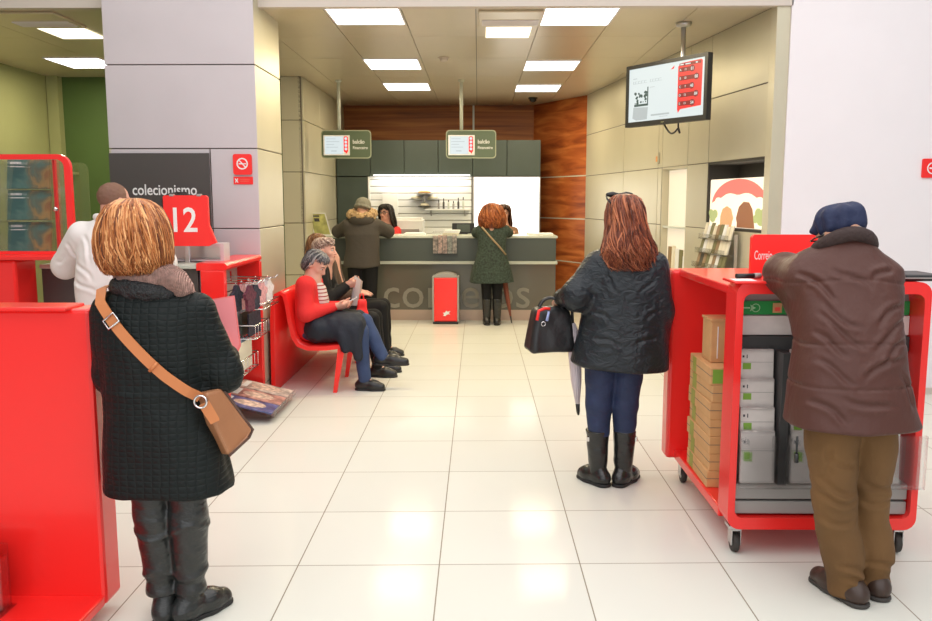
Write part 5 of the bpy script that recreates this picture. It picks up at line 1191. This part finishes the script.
# her handbag
t = thing('handbag', 'black handbag with red and blue piping carried by the auburn haired woman', 'handbag', (.41, 4.66, .745))
Rb = rot(.25); m_bagblk = M('black_bag_leather', (.014, .014, .015), .4, bump=('noise', 14, .4, .02, (1, 1, 1)))
s = SDF(); s.rbox((.405, 4.66, .865), (.118, .075, .125), .03, .01, Rb, .16); s.disp(folds(.005, 14, 14, 14)); s.build('bag_body', m_bagblk, .006, t)
for dy in (-.035, .035):
    pts = [(.405+.065*math.cos(a), 4.66+dy*(1-.6*math.sin(a)), .965+.075*math.sin(a)) for a in np.linspace(0, PI, 13)]
    obj('handle', B().tube(pts, .008, 8), m_bagblk, t)
fb = Fr((.405, 4.66, .865), Rb[:, 0], (0, 0, 1), -Rb[:, 1])
obj('red_trim', B().tube([fb(-.10, .06, .068), fb(-.085, .11, .055), fb(-.05, .122, .05), fb(-.02, .118, .052)], .009, 8), m_redmatt, t)
obj('blue_trim', B().tube([fb(-.045, .055, .072), fb(-.03, .105, .06)], .008, 8), M('pale_blue_trim', (.35, .42, .7), .5), t)
obj('ring', B().tube([fb(-.065+.012*math.cos(a), .04+.012*math.sin(a), .076) for a in np.linspace(0, 2*PI, 13)[:-1]], .003, 6, closed=True), m_chrome, t)
# umbrella hanging from her arm
t = thing('umbrella', 'furled pale lilac umbrella hanging behind the black handbag', 'umbrella', (.57, 4.66, .38))
a, c = Vector((.52, 4.64, 1.02)), Vector((.572, 4.66, .37)); dv = (c-a).normalized(); L_ = (c-a).length
obj('canopy', B().lathe([(.014, .12), (.03, .17), (.036, .3), (.03, .45), (.013, .585)], a, 14, dv), M('pale_lilac_cloth', (.68, .6, .64), .7, bump=('wave', 30, .5, .01, (1, 1, .05))), t)
obj('ferrule', B().lathe([(.013, .58), (.011, .63), (.006, L_)], a, 10, dv), m_black, t)
obj('handle', B().tube([a+dv*.13, a+dv*.02, a+Vector((0, .03, .02)), a+Vector((0, .06, .0))], .009, 8), m_black, t)

# ---------------------------------------------------------------- man in the blue cap at the cart
hc = (1.452, 3.39, 1.435)
po, R = person('man in a navy cap and brown padded jacket leaning on the red cart', (1.5, 3.22), (hc, .45, .32, 0), (1.455, 3.36, 1.36), [(1.47, 3.34, 1.26), (1.455, 3.25, 1.0), (1.45, 3.22, .85)],
    [((1.33, 3.37, 1.29), (1.318, 3.60, 1.274), (1.50, 3.80, 1.265), ((.9, .5, 0), (0, 0, -1), (-.4, .9, 0), (.2, .3, .3))), ((1.61, 3.36, 1.27), (1.665, 3.60, 1.275), (1.56, 3.85, 1.265), ((-.8, .5, 0), (0, 0, -1), (.4, .9, 0), (.2, .3, .3)))],
    [((1.38, 3.22, .82), (1.40, 3.2, .44), (1.475, 3.2, .09), (1.43, 3.33, .03)), ((1.55, 3.25, .82), (1.56, 3.25, .44), (1.60, 3.25, .09), (1.60, 3.4, .03))])
m_brown = M('brown_padded_nylon', (.085, .033, .025), .45, spec=.3, bump=('noise', 7, .35, .04, (1.2, 1.2, .8)))
def seams(x, y, z):
    r = 0
    for z0, sag in ((.88, .0), (1.035, .01), (1.26, .02), (.715, 0)):
        r = r+.005*np.exp(-((z-z0-sag*np.cos((x-1.45)*9))/.005)**2)
    return r
rid = lambda x, y, z: .009*np.sin((z*1.0+x*.55+.05*vnoise(x*6, y*6, z*6))*62)*np.clip(vnoise(x*5+3, y*5, z*5)+.25, 0, 1)
hem = lambda x, y, z: np.maximum(0, .665+.05*np.abs((x-1.45)/.26)**2*0+.04*(x-1.2)*.0-z)*1.2
jk = garment(po, 'jacket', m_brown, [[(.712, 1.452, 3.21, .252, .185), (.80, 1.445, 3.22, .235, .175), (.95, 1.445, 3.25, .213, .16), (1.1, 1.455, 3.29, .20, .15), (1.22, 1.472, 3.33, .205, .145), (1.31, 1.475, 3.35, .185, .125), (1.36, 1.467, 3.36, .145, .108), (1.41, 1.462, 3.37, .10, .088), (1.44, 1.46, 3.375, .08, .075)]],
    [([(1.40, 3.34, 1.20), (1.345, 3.40, 1.27), (1.308, 3.59, 1.272), (1.49, 3.79, 1.262)], [.11, .105, .08, .05]), ([(1.375, 3.36, 1.10), (1.32, 3.58, 1.262)], [.10, .068]), ([(1.585, 3.36, 1.255), (1.64, 3.59, 1.283), (1.57, 3.82, 1.267)], [.095, .082, .05])], disp=[folds(.008, 7, 7, 9), seams, creases([((1.31, 1.19), (1.45, 1.09)), ((1.29, 1.15), (1.47, 1.02)), ((1.27, 1.08), (1.40, 1.0)), ((1.63, 1.19), (1.49, 1.11)), ((1.65, 1.13), (1.46, 1.02)), ((1.64, 1.06), (1.5, .97)), ((1.62, 1.0), (1.42, .92)), ((1.27, .98), (1.42, .90)), ((1.34, .86), (1.56, .80)), ((1.58, .93), (1.66, .80)), ((1.24, .84), (1.38, .76)), ((1.36, 1.33), (1.5, 1.24)), ((1.60, 1.33), (1.5, 1.27)), ((1.25, 1.30), (1.38, 1.20))], .008, .011, 3.33)], h=.006)
m_dkbrown = M('dark_brown_wool', (.04, .022, .02), .8, bump=('noise', 80, .6, .01, (1, 1, 1)))
s = SDF(); s.chain([(1.46+.098*math.cos(a), 3.375+.088*math.sin(a), 1.418-.035*math.sin(a)-.025*math.cos(a)**2) for a in np.linspace(0, 2*PI, 21)], [.024]*21, .02); s.disp(folds(.004, 14, 14, 14)); s.build('collar', m_dkbrown, .006, po)
m_navy = M('navy_cap_cloth', (.012, .02, .065), .7, bump=('noise', 40, .5, .01, (1, 1, 1)))
s = SDF(); cp = P3(hc, R, (0, -.01, .075)); s.ell(cp, (.094, .104, .058), .03, R); s.ell(P3(hc, R, (0, -.02, .035)), (.086, .094, .05), .03, R); s.ell(P3(hc, R, (.0, .082, .05)), (.06, .045, .018), .03, R)
ctr = P3(hc, R, (0, 0, .1))
s.disp(lambda x, y, z: .0045*np.sin(np.arctan2(y-ctr[1], x-ctr[0])*9+3*vnoise(x*9, y*9, z*9))*np.clip(((x-ctr[0])**2+(y-ctr[1])**2)/.004, 0, 1)); s.disp(folds(.006, 14, 14, 14)); cap_ = s.build('cap', m_navy, .005, po)
obj('glasses', B().tube([P3(hc, R, (-.078, -.01, .012)), P3(hc, R, (-.078, .06, .012)), P3(hc, R, (-.06, .1, .01)), P3(hc, R, (.06, .1, .01)), P3(hc, R, (.078, .06, .012)), P3(hc, R, (.078, -.01, .012))], .003, 6), m_black, po)
s = SDF(); s.ell(P3(hc, R, (0, -.01, .005)), (.077, .092, .07), 0, R); s.cut(P3(hc, R, (0, .03, 0)), R@np.array((0, 1, 0))); s.cut(P3(hc, R, (0, 0, -.04)), R@np.array((0, 0, -1))); s.disp(folds(.003, 60, 60, 60)); s.build('hair', M('grey_hair', (.3, .27, .25), .7), .006, po)
m_cord = M('brown_corduroy', (.15, .074, .023), .85, bump=('noise', 8, .5, .03, (1, 1, 1)), var=(5, .2, (1, 1, .6)))
garment(po, 'trousers', m_cord, limbs=[([(1.385, 3.22, .76), (1.40, 3.2, .42), (1.475, 3.2, .05)], [.105, .088, .070]), ([(1.55, 3.25, .76), (1.565, 3.25, .42), (1.605, 3.25, .05)], [.10, .080, .066])], blobs=[((1.46, 3.22, .84), (.2, .15, .13), None)], disp=[folds(.011, 7, 7, 9, 1.), folds(.006, 14, 14, 18, 4.), creases([((1.30, .52), (1.46, .45)), ((1.31, .45), (1.48, .42)), ((1.33, .36), (1.47, .33)), ((1.50, .50), (1.64, .44)), ((1.50, .42), (1.64, .39)), ((1.40, .17), (1.55, .12)), ((1.42, .11), (1.56, .09)), ((1.54, .17), (1.67, .12)), ((1.33, .62), (1.46, .55)), ((1.36, .66), (1.32, .5))], .008, .012)], cuts=[((0, 0, .02), (0, 0, -1))], h=.007, k=.02)
m_shoe = M('dark_brown_shoe', (.05, .028, .02), .4); m_sole = M('dark_grey_sole', (.05, .045, .04), .7)
shoe(po, (1.48, 3.19, .06), (1.41, 3.38, 0), m_shoe, m_sole, 'shoe', .048, .08); shoe(po, (1.605, 3.25, .06), (1.60, 3.47, 0), m_shoe, m_sole, 'shoe', .048, .08)
obj('drawstring', B().tube([(1.215, 3.12, .69), (1.212, 3.11, .62)], .004, 6).tube([(1.212, 3.11, .625), (1.212, 3.11, .59)], .008, 6), m_black, po)
# ---------------------------------------------------------------- customers and clerks at the far counter
m_olivecoat = M('grey_brown_coat', (.058, .048, .038), .75, bump=('noise', 10, .4, .02, (1, 1, 1)))
hc = (-1.455, 10.70, 1.475)
po, R = person('person in a grey knitted hat and brown coat with a fur hood, at the counter', (-1.47, 10.64), (hc, -.5, .35, 0), (-1.46, 10.65, 1.36), [(-1.46, 10.65, 1.26), (-1.46, 10.62, .95), (-1.46, 10.62, .82)],
    [((-1.64, 10.65, 1.27), (-1.80, 10.80, 1.17), (-1.58, 11.12, 1.145), ((.8, .5, -.05), (0, 0, -1), (-.5, .8, 0), (.2, .3, .2))), ((-1.28, 10.65, 1.27), (-1.14, 10.82, 1.17), (-1.32, 11.12, 1.145), ((-.7, .6, -.05), (0, 0, -1), (.5, .8, 0), (.2, .3, .2)))],
    [((-1.56, 10.62, .8), (-1.56, 10.62, .45), (-1.56, 10.62, .09), (-1.58, 10.76, .03)), ((-1.37, 10.62, .8), (-1.37, 10.62, .45), (-1.37, 10.62, .09), (-1.35, 10.76, .03))], h=.008)
garment(po, 'coat', m_olivecoat, [[(.74, -1.46, 10.62, .23, .155), (.95, -1.47, 10.62, .215, .145), (1.15, -1.465, 10.63, .215, .14), (1.27, -1.46, 10.65, .20, .125), (1.36, -1.46, 10.66, .11, .09)]],
    [([(-1.63, 10.65, 1.265), (-1.79, 10.79, 1.18), (-1.60, 11.08, 1.165)], [.085, .072, .05]), ([(-1.29, 10.65, 1.265), (-1.15, 10.81, 1.18), (-1.31, 11.08, 1.165)], [.085, .072, .05])], disp=[folds(.012, 7, 7, 4)], h=.01)
m_furlt = M('tan_fur', (.50, .33, .17), .9, bump=('noise', 50, 1., .03, (1, 1, 1)), var=(25, .35, (1, 1, 1)))
s = SDF(); s.chain([(-1.46+.14*math.cos(a), 10.65+.11*math.sin(a), 1.40+.03*math.sin(a)) for a in np.linspace(0, 2*PI, 15)], [.052]*15, .02); s.disp(folds(.016, 40, 40, 40)); s.build('fur_hood', m_furlt, .008, po)
s = SDF(); s.chain([(-1.46+.1*math.cos(a), 10.61+.06*math.sin(a), 1.335) for a in np.linspace(-PI, 0, 9)], [.06]*9, .03); s.build('hood', m_olivecoat, .01, po)
s = SDF(); s.ell(P3(hc, R, (0, -.012, .045)), (.095, .108, .095), .02, R); s.chain([P3(hc, R, (.088*math.cos(a), -.012+.1*math.sin(a), .005)) for a in np.linspace(0, 2*PI, 13)], [.018]*13, .01); s.disp(folds(.004, 40, 40, 14)); s.build('knitted_hat', M('grey_knit', (.23, .22, .17), .9, bump=('noise', 70, .8, .01, (1, 1, .3))), .007, po)
garment(po, 'trousers', m_blackcloth, limbs=[([(x, 10.62, .78), (x, 10.62, .45), (x, 10.62, .05)], [.11, .088, .068]) for x in (-1.55, -1.37)], cuts=[((0, 0, .02), (0, 0, -1))], h=.01, k=.015)
for x in (-1.56, -1.37): shoe(po, (x, 10.62, .07), (x, 10.83, 0), m_black, m_darksole, h=.007)

m_greencoat = M('mottled_green_coat', (.035, .052, .038), .9, var=(45, .7, (1, 1, 1)), bump=('noise', 60, .5, .01, (1, 1, 1)))
hc = (.18, 10.67, 1.415)
po, R = person('woman with bright ginger hair in a long mottled green coat, at the counter', (.18, 10.62), (hc, -.1, .15, 0), (.18, 10.64, 1.28), [(.18, 10.63, 1.2), (.18, 10.62, .95), (.18, 10.62, .8)],
    [((.03, 10.64, 1.2), (-.03, 10.85, 1.16), (.08, 11.1, 1.145), ((.6, .7, 0), (0, 0, -1), (-.5, .8, 0), (.2, .3, .2))), ((.34, 10.64, 1.2), (.40, 10.85, 1.16), (.28, 11.1, 1.145), ((-.5, .8, 0), (0, 0, -1), (.8, .5, 0), (.2, .3, .2)))],
    [((.105, 10.62, .78), (.11, 10.62, .42), (.115, 10.62, .08), (.10, 10.76, .03)), ((.255, 10.62, .78), (.25, 10.62, .42), (.245, 10.62, .08), (.26, 10.76, .03))], h=.008)
garment(po, 'coat', m_greencoat, [[(.545, .18, 10.62, .285, .19), (.68, .18, 10.62, .255, .17), (.85, .18, 10.62, .205, .145), (.97, .18, 10.62, .178, .125), (1.1, .18, 10.63, .185, .125), (1.21, .18, 10.64, .185, .11), (1.30, .18, 10.65, .09, .08)]],
    [([(.035, 10.64, 1.195), (-.015, 10.83, 1.165), (.07, 11.05, 1.155)], [.075, .062, .045]), ([(.335, 10.64, 1.195), (.385, 10.83, 1.165), (.29, 11.05, 1.155)], [.075, .062, .045])], disp=[folds(.008, 8, 8, 4)], h=.009)
m_ginger = hair_mat('ginger_hair', (.10, .022, .005), (.28, .07, .018), (.48, .16, .045), .4)
prof = [(.125, .012, .012, 0), (.115, .06, .06, 0), (.085, .11, .105, -.005), (.03, .14, .125, -.01), (-.04, .168, .135, -.015), (-.10, .175, .13, -.02), (-.16, .165, .12, -.025), (-.21, .12, .10, -.03)]
hair(po, hc, R, prof, m_ginger, 320, .8, .03, .1, 12, .0065, .25)
obj('shoulder_strap', B().tube([(.05, 10.545, 1.245), (.15, 10.505, 1.13), (.27, 10.50, 1.0), (.35, 10.53, .9)], .012, 6), M('tan_strap', (.35, .25, .14), .6), po)
garment(po, 'tights', m_blackcloth, limbs=[([(x, 10.62, .7), (x, 10.62, .42), (x2, 10.62, .2)], [.085, .062, .052]) for x, x2 in ((.11, .115), (.25, .245))], h=.009, k=.01)
for x in (.115, .245):
    bt = shoe(po, (x, 10.62, .07), (x+(.01 if x > .2 else -.01), 10.82, 0), m_boot, m_darksole, 'boot', .042, .11, h=.007); s = SDF(); s.cap((x, 10.615, .34), (x, 10.62, .08), .062, .048, k=0); s.cut((0, 0, .34), (0, 0, 1)); s.build('boot_shaft', m_boot, .008, bt)
t = thing('umbrella', 'furled reddish brown umbrella leaning by the woman in the green coat', 'umbrella', (.43, 10.66, .02))
a, c = Vector((.30, 10.78, .80)), Vector((.435, 10.66, .015)); dv = (c-a).normalized(); L_ = (c-a).length
obj('canopy', B().lathe([(.012, .08), (.03, .14), (.036, .3), (.026, .55), (.012, L_-.09)], a, 12, dv), M('red_brown_cloth', (.23, .06, .03), .7), t); obj('ferrule', B().lathe([(.012, L_-.1), (.006, L_)], a, 10, dv), m_black, t)
obj('handle', B().tube([a+dv*.1, a, a+Vector((-.02, .02, .03)), a+Vector((-.05, .03, .02))], .011, 8), m_black, t)

m_redtop = M('red_knit_top', (.68, .02, .02), .7)
def clerk(label, x, y, hz, yaw, pitch, mtop, mhair, prof, n, seed, glasses=False, wave=.12):
    hc = (x, y, hz)
    po, R = person(label, (x, y), (hc, yaw, pitch, 0), (x, y+.01, hz-.14), [(x, y+.02, hz-.24), (x, y+.02, hz-.5), (x, y+.02, hz-.62)],
        [((x-.15, y+.02, hz-.25), (x-.19, y-.1, hz-.42), (x-.12, y-.33, hz-.27), ((.3, -.9, 0), (0, 0, -1), (.9, .3, 0), (.3, .3, .2))), ((x+.15, y+.02, hz-.25), (x+.19, y-.1, hz-.42), (x+.12, y-.33, hz-.27), ((-.3, -.9, 0), (0, 0, -1), (-.9, .3, 0), (.3, .3, .2)))],
        [((x-.08, y, hz-.72), (x-.08, y, .45), (x-.08, y, .08), (x-.08, y-.15, .03)), ((x+.08, y, hz-.72), (x+.08, y, .45), (x+.08, y, .08), (x+.08, y-.15, .03))], face=True, h=.007, skin=m_skin2)
    garment(po, 'top', mtop, [[(hz-.7, x, y+.02, .18, .12), (hz-.4, x, y+.02, .175, .12), (hz-.27, x, y+.02, .17, .11), (hz-.165, x, y+.02, .075, .07)]], [([(x-.15, y+.02, hz-.26), (x-.185, y-.09, hz-.40), (x-.13, y-.30, hz-.285)], [.065, .055, .042]), ([(x+.15, y+.02, hz-.26), (x+.185, y-.09, hz-.40), (x+.13, y-.30, hz-.285)], [.065, .055, .042])], h=.009)
    garment(po, 'trousers', m_blackcloth, limbs=[([(x+q, y, hz-.68), (x+q, y, .45), (x+q, y, .04)], [.1, .08, .065]) for q in (-.08, .08)], cuts=[((0, 0, .02), (0, 0, -1))], h=.012)
    hair(po, hc, R, prof, mhair, n, 1.0, .05, .08, seed, .0055, wave)
    if glasses:
        g = B()
        for q in (-1, 1):
            g.tube([P3(hc, R, (.034*q+.024*math.cos(a), .1-.004*abs(math.cos(a)), .006+.018*math.sin(a))) for a in np.linspace(0, 2*PI, 13)[:-1]], .0035, 6, closed=True); g.tube([P3(hc, R, (.058*q, .097, .01)), P3(hc, R, (.078*q, .06, .012)), P3(hc, R, (.08*q, -.01, .008))], .003, 6)
        g.tube([P3(hc, R, (-.01, .104, .01)), P3(hc, R, (.01, .104, .01))], .003, 6); obj('glasses', g, m_black, po)
    return po, R, hc
long_ = [(.122, .012, .012, 0), (.112, .055, .055, 0), (.085, .09, .09, -.005), (.035, .105, .105, -.01), (-.02, .11, .105, -.015), (-.08, .118, .10, -.025), (-.14, .13, .095, -.03), (-.20, .135, .085, -.035), (-.25, .12, .075, -.04)]
po, R, hc = clerk('clerk with long black hair, glasses and a red top, behind the counter', -1.31, 12.0, 1.405, PI-.45, .1, m_redtop, m_blackhair, long_, 260, 21, True)
m_dkbrownhair = hair_mat('dark_brown_hair', (.02, .008, .005), (.06, .022, .012), (.15, .06, .03), .36)
clerk('clerk with dark brown hair facing the woman in the green coat', .36, 11.95, 1.40, PI+.1, .15, M('brown_top', (.25, .13, .07), .8), m_dkbrownhair, long_, 200, 22)

# ---------------------------------------------------------------- three people on the bench
def seated(label, y, hx, hz, dyaw, pitch, mtop, mbot, mshoe, hand_r, hand_l, legs, seed, scale=.97, lean=0., torso_z=0., skin=None, h=.007):
    """sits facing +x; hand_r/hand_l = wrist, fingers, palm, thumb; legs = right and left (hip, knee, ankle, toe)"""
    hc = (hx, y, hz); sx = -1.41+lean; sz = hz-.168
    rs, ls = (sx, y-.15, sz), (sx, y+.15, sz)
    arms = []
    for sh, (el, wr, f_, n_, t_, cu) in ((rs, hand_r), (ls, hand_l)): arms.append((sh, el, wr, (f_, n_, t_, cu, .95)))
    po, R = person(label, (-1.35, y), (hc, -PI/2+dyaw, pitch, 0), (sx+.03, y, hz-.125), [(sx, y, sz-.03), (-1.42, y, .68), (-1.40, y, .52)], arms, legs, skin or m_skin2, h, True, scale)
    top = garment(po, 'top', mtop, limbs=[([(-1.40, y-.05, .53), (sx-.01, y-.06, sz-.08)], [.12, .105]), ([(-1.40, y+.05, .53), (sx-.01, y+.06, sz-.08)], [.12, .105]), ([rs, ls], [.075, .075])]+[([a[0], a[1], a[2]], [.072, .058, .04]) for a in arms], disp=[folds(.007, 9, 9, 9, seed)], h=.008)
    garment(po, 'trousers', mbot, limbs=[([l[0], l[1], l[2]], [.085, .07, .052]) for l in legs], blobs=[((-1.40, y, .50), (.12, .17, .10), None)], disp=[folds(.005, 12, 12, 16, seed)], cuts=[((0, 0, .405), (0, 0, -1))] if 0 else [], h=.008, k=.02)
    for l in legs:
        a, t_ = l[2], l[3]; shoe(po, a, t_, mshoe, m_darksole, 'shoe', .044, a[2]-t_[2]+.005, ground=t_[2], h=.006)
    return po, R, hc
m_seatjean = M('blue_denim', (.03, .055, .135), .75, bump=('noise', 12, .4, .02, (1, 1, 1)), var=(10, .2, (1, 1, 1)))
m_cardi = M('red_cardigan_wool', (.70, .02, .02), .8, bump=('noise', 70, .4, .008, (1, 1, 1)))
m_bshoe = M('black_shoe_leather', (.014, .014, .015), .35)
y = 6.98
legs = [((-1.36, y-.09, .50), (-.98, y-.10, .50), (-.945, y-.10, .10), (-.77, y-.12, .0)), ((-1.36, y+.08, .50), (-.96, y+.04, .56), (-.80, y-.02, .27), (-.575, y-.04, .20))]
po, R, hc = seated('woman with short grey hair in a red cardigan looking at a phone', y, -1.35, 1.05, -.28, .62, m_cardi, m_seatjean, m_bshoe,
    ((-1.40, y-.24, .66), (-1.19, y-.09, .70), (.9, .2, .05), (0, .6, .6), (-.2, .3, .8), (.4, .5, .4)), ((-1.36, y+.22, .66), (-1.17, y+.08, .69), (.9, -.2, .1), (0, -.6, .6), (-.2, -.3, .8), (.4, .5, .4)), legs, 3.)
m_greyhair = hair_mat('grey_hair_strands', (.02, .02, .025), (.09, .09, .10), (.34, .33, .34), .45)
short = [(.119, .01, .01, 0), (.113, .043, .05, -.002), (.094, .063, .080, -.008), (.058, .076, .093, -.014), (.015, .079, .096, -.018), (-.03, .075, .092, -.024), (-.09, .064, .076, -.032)]
short_low = [(a_-.0 if a_ > -.02 else a_-.012, b_, c_, d_) for a_, b_, c_, d_ in short]
hair(po, hc, R, short_low, m_greyhair, 460, 1.5, .045, .12, 31, .0036, .15, s=.97)
s = SDF(); s.loft([(.62, -1.315, y, .07, .085), (.75, -1.325, y, .075, .095), (.86, -1.335, y, .06, .08), (.90, -1.35, y, .04, .06)], .02); 
m_stripe = M('striped_jersey', (.6, .5, .47), .8); nt = m_stripe.node_tree; N = nt.nodes
tc_ = N.new('ShaderNodeTexCoord'); sp_ = N.new('ShaderNodeSeparateXYZ'); nt.links.new(tc_.outputs['Object'], sp_.inputs[0]); mt = N.new('ShaderNodeMath'); mt.operation = 'MULTIPLY'; mt.inputs[1].default_value = 210; nt.links.new(sp_.outputs[2], mt.inputs[0])
sn = N.new('ShaderNodeMath'); sn.operation = 'SINE'; nt.links.new(mt.outputs[0], sn.inputs[0]); cr = N.new('ShaderNodeValToRGB'); cr.color_ramp.interpolation = 'CONSTANT'; cr.color_ramp.elements[0].color = (.68, .6, .55, 1); cr.color_ramp.elements[1].position = .55; cr.color_ramp.elements[1].color = (.32, .05, .05, 1)
nt.links.new(sn.outputs[0], cr.inputs['Fac']); nt.links.new(cr.outputs['Color'], N['Principled BSDF'].inputs['Base Color'])
s.build('striped_front', m_stripe, .007, po)
t = thing('phone', 'pale mobile phone in the hands of the woman in red', 'phone', (-1.07, y-.02, .73)); f = Fr((-1.065, y-.01, .745), Vector((.2, -1, .1)), Vector((.8, .2, .45)))
obj('case', B().box(-.035, .035, -.06, .06, -.004, .004, bev=.003, fr=f), m_white, t); obj('screen', B().box(-.031, .031, -.05, .05, .004, .0048, fr=f), m_ink, t)
# navy coat lying over her lap
m_lap = M('navy_coat_cloth', (.009, .014, .026), .7, bump=('noise', 9, .6, .03, (1, 1, 1)))
s = SDF(); s.cap((-1.33, y-.11, .53), (-1.02, y-.115, .545), .12, .11, k=.03).cap((-1.33, y+.09, .53), (-1.02, y+.06, .555), .115, .10, k=.05).cap((-1.02, y-.16, .52), (-.985, y-.18, .30), .05, .045, k=.06).cap((-1.12, y-.2, .48), (-1.08, y-.205, .37), .045, .035, k=.05)
s.disp(folds(.016, 9, 9, 7)); s.disp(folds(.008, 20, 20, 12, 2.)); o = s.build('coat', m_lap, .008); tag(o, 'dark navy coat lying folded across the lap of the woman in red', 'coat')
y = 7.52
legs = [((-1.36, y-.09, .50), (-.95, y-.10, .52), (-.90, y-.10, .10), (-.72, y-.12, .0)), ((-1.36, y+.09, .50), (-.95, y+.10, .52), (-.90, y+.1, .10), (-.70, y+.1, .0))]
po, R, hc = seated('older person in black on the bench holding a folded white paper', y, -1.37, 1.13, -.15, .02, m_blackcloth, m_blackcloth, m_bshoe,
    ((-1.33, y-.24, .70), (-1.18, y-.08, .82), (.9, .1, .2), (0, .6, .5), (-.3, .2, .8), (.5, .6, .4)), ((-1.33, y+.22, .70), (-1.18, y+.06, .82), (.9, -.1, .2), (0, -.6, .5), (-.3, -.2, .8), (.5, .6, .4)), legs, 7.)
m_palehair = hair_mat('pinkish_grey_hair', (.14, .08, .06), (.34, .23, .19), (.6, .5, .44), .5)
hair(po, hc, R, short_low, m_palehair, 400, 1.5, .045, .12, 33, .004, .35, s=1.0)
t = thing('paper', 'folded white paper held by the older person in black', 'paper', (-1.08, y-.08, .70)); f = Fr((-1.085, y-.09, .80), Vector((.45, -.6, .0)), Vector((.12, .0, 1)))
obj('sheet', B().prism([(-.07, -.16), (.05, -.15), (.075, .08), (-.05, .11)], -.003, .003, f), m_whitep, t); obj('second_sheet', B().prism([(.045, -.13), (.09, -.10), (.105, .075), (.07, .085)], -.006, -.003, f), m_leaf[0], t)
t = thing('red_bag', 'small red bag resting against the knee of the person in black', 'bag', (-1.0, y-.2, .55))
s = SDF(); s.rbox((-1.02, y-.195, .645), (.045, .02, .07), .015, .01, rot(.3), .2); s.disp(folds(.008, 22, 22, 22)); s.build('bag_body', m_redmatt, .006, t); obj('handle', B().tube([(-1.04, y-.195, .70), (-1.035, y-.195, .76), (-1.01, y-.195, .765), (-1.0, y-.195, .70)], .006, 6), m_redmatt, t)
y = 8.35
legs = [((-1.36, y-.09, .50), (-.96, y-.10, .52), (-.93, y-.10, .10), (-.76, y-.12, .0)), ((-1.36, y+.09, .50), (-.96, y+.10, .52), (-.93, y+.1, .10), (-.75, y+.1, .0))]
po, R, hc = seated('person with brown hair sitting deepest on the bench, by the pillar', y, -1.60, 1.13, .1, .1, M('dark_brown_coat', (.07, .04, .025), .8), m_blackcloth, m_bshoe,
    ((-1.40, y-.24, .66), (-1.19, y-.09, .66), (.9, .2, 0), (0, .3, -.9), (-.2, .9, 0), (.2, .3, .3)), ((-1.40, y+.22, .66), (-1.19, y+.08, .66), (.9, -.2, 0), (0, -.3, -.9), (-.2, -.9, 0), (.2, .3, .3)), legs, 11., lean=-.07, h=.009)
hair(po, hc, R, [(a_, b_*.85, c_*.85, d_) for a_, b_, c_, d_ in long_[:-1]], hair_mat('mid_brown_hair', (.08, .03, .012), (.22, .10, .045), (.4, .2, .09), .4), 200, 1.1, .05, .1, 35, .0055, .2)
# ================================================================ light, world and camera
w = bpy.data.worlds.new('World'); S.world = w; w.use_nodes = True
bg = w.node_tree.nodes['Background']; bg.inputs['Color'].default_value = (.93, .96, 1., 1); bg.inputs['Strength'].default_value = .33
def area(name, loc, size, power, col, target=None, sy=None):
    l = bpy.data.lights.new(name, 'AREA'); l.energy = power; l.color = col; l.shape = 'RECTANGLE'; l.size = size; l.size_y = sy or size
    o = bpy.data.objects.new(name, l); COL.objects.link(o); o.location = loc
    if target is not None: o.rotation_euler = (Vector(target)-Vector(loc)).to_track_quat('-Z', 'Y').to_euler()
    return o
# daylight from the glazed front behind the camera, and an added broad fill over the hall
area('daylight_front', (.3, -2.3, 2.3), 7.0, 78, (.96, .97, 1.), (.2, 5, 1.3), 3.2)
area('hall_soft_fill', (.3, 2.6, 4.16), 8.0, 225, (.98, .98, 1.), (.3, 2.6, 0), 7.0)  # one broad soft source added in place of unseen hall lamps
for x, y in [(-.93, 7.2), (.83, 7.25), (-.955, 9.72), (.825, 9.84), (-.955, 11.62), (.81, 11.78), (-4.38, 9.58)]:
    area('ceiling_lamp', (x, y, ZC-.03), .56, 19, (1., .81, .46), (x, y, 0), .66)
area('slat_fill_lamp', (-.87, 12.93, 1.93), 1.4, 3.2, (1., .98, .96), (-.87, 13.04, 1.2), .05)  # lamp added with the strip to whiten the slatted panel
cam = bpy.data.cameras.new('Camera'); co_ = bpy.data.objects.new('Camera', cam); COL.objects.link(co_); S.camera = co_
cam.sensor_width = 36; cam.sensor_fit = 'HORIZONTAL'; cam.lens = 840/932*36; cam.clip_start = .05; cam.clip_end = 100
P_ = math.atan(110.5/840); A_ = math.atan(12/840*math.cos(P_))
co_.location = (0, 0, 1.58); co_.rotation_euler = (PI/2-P_, 0, A_)
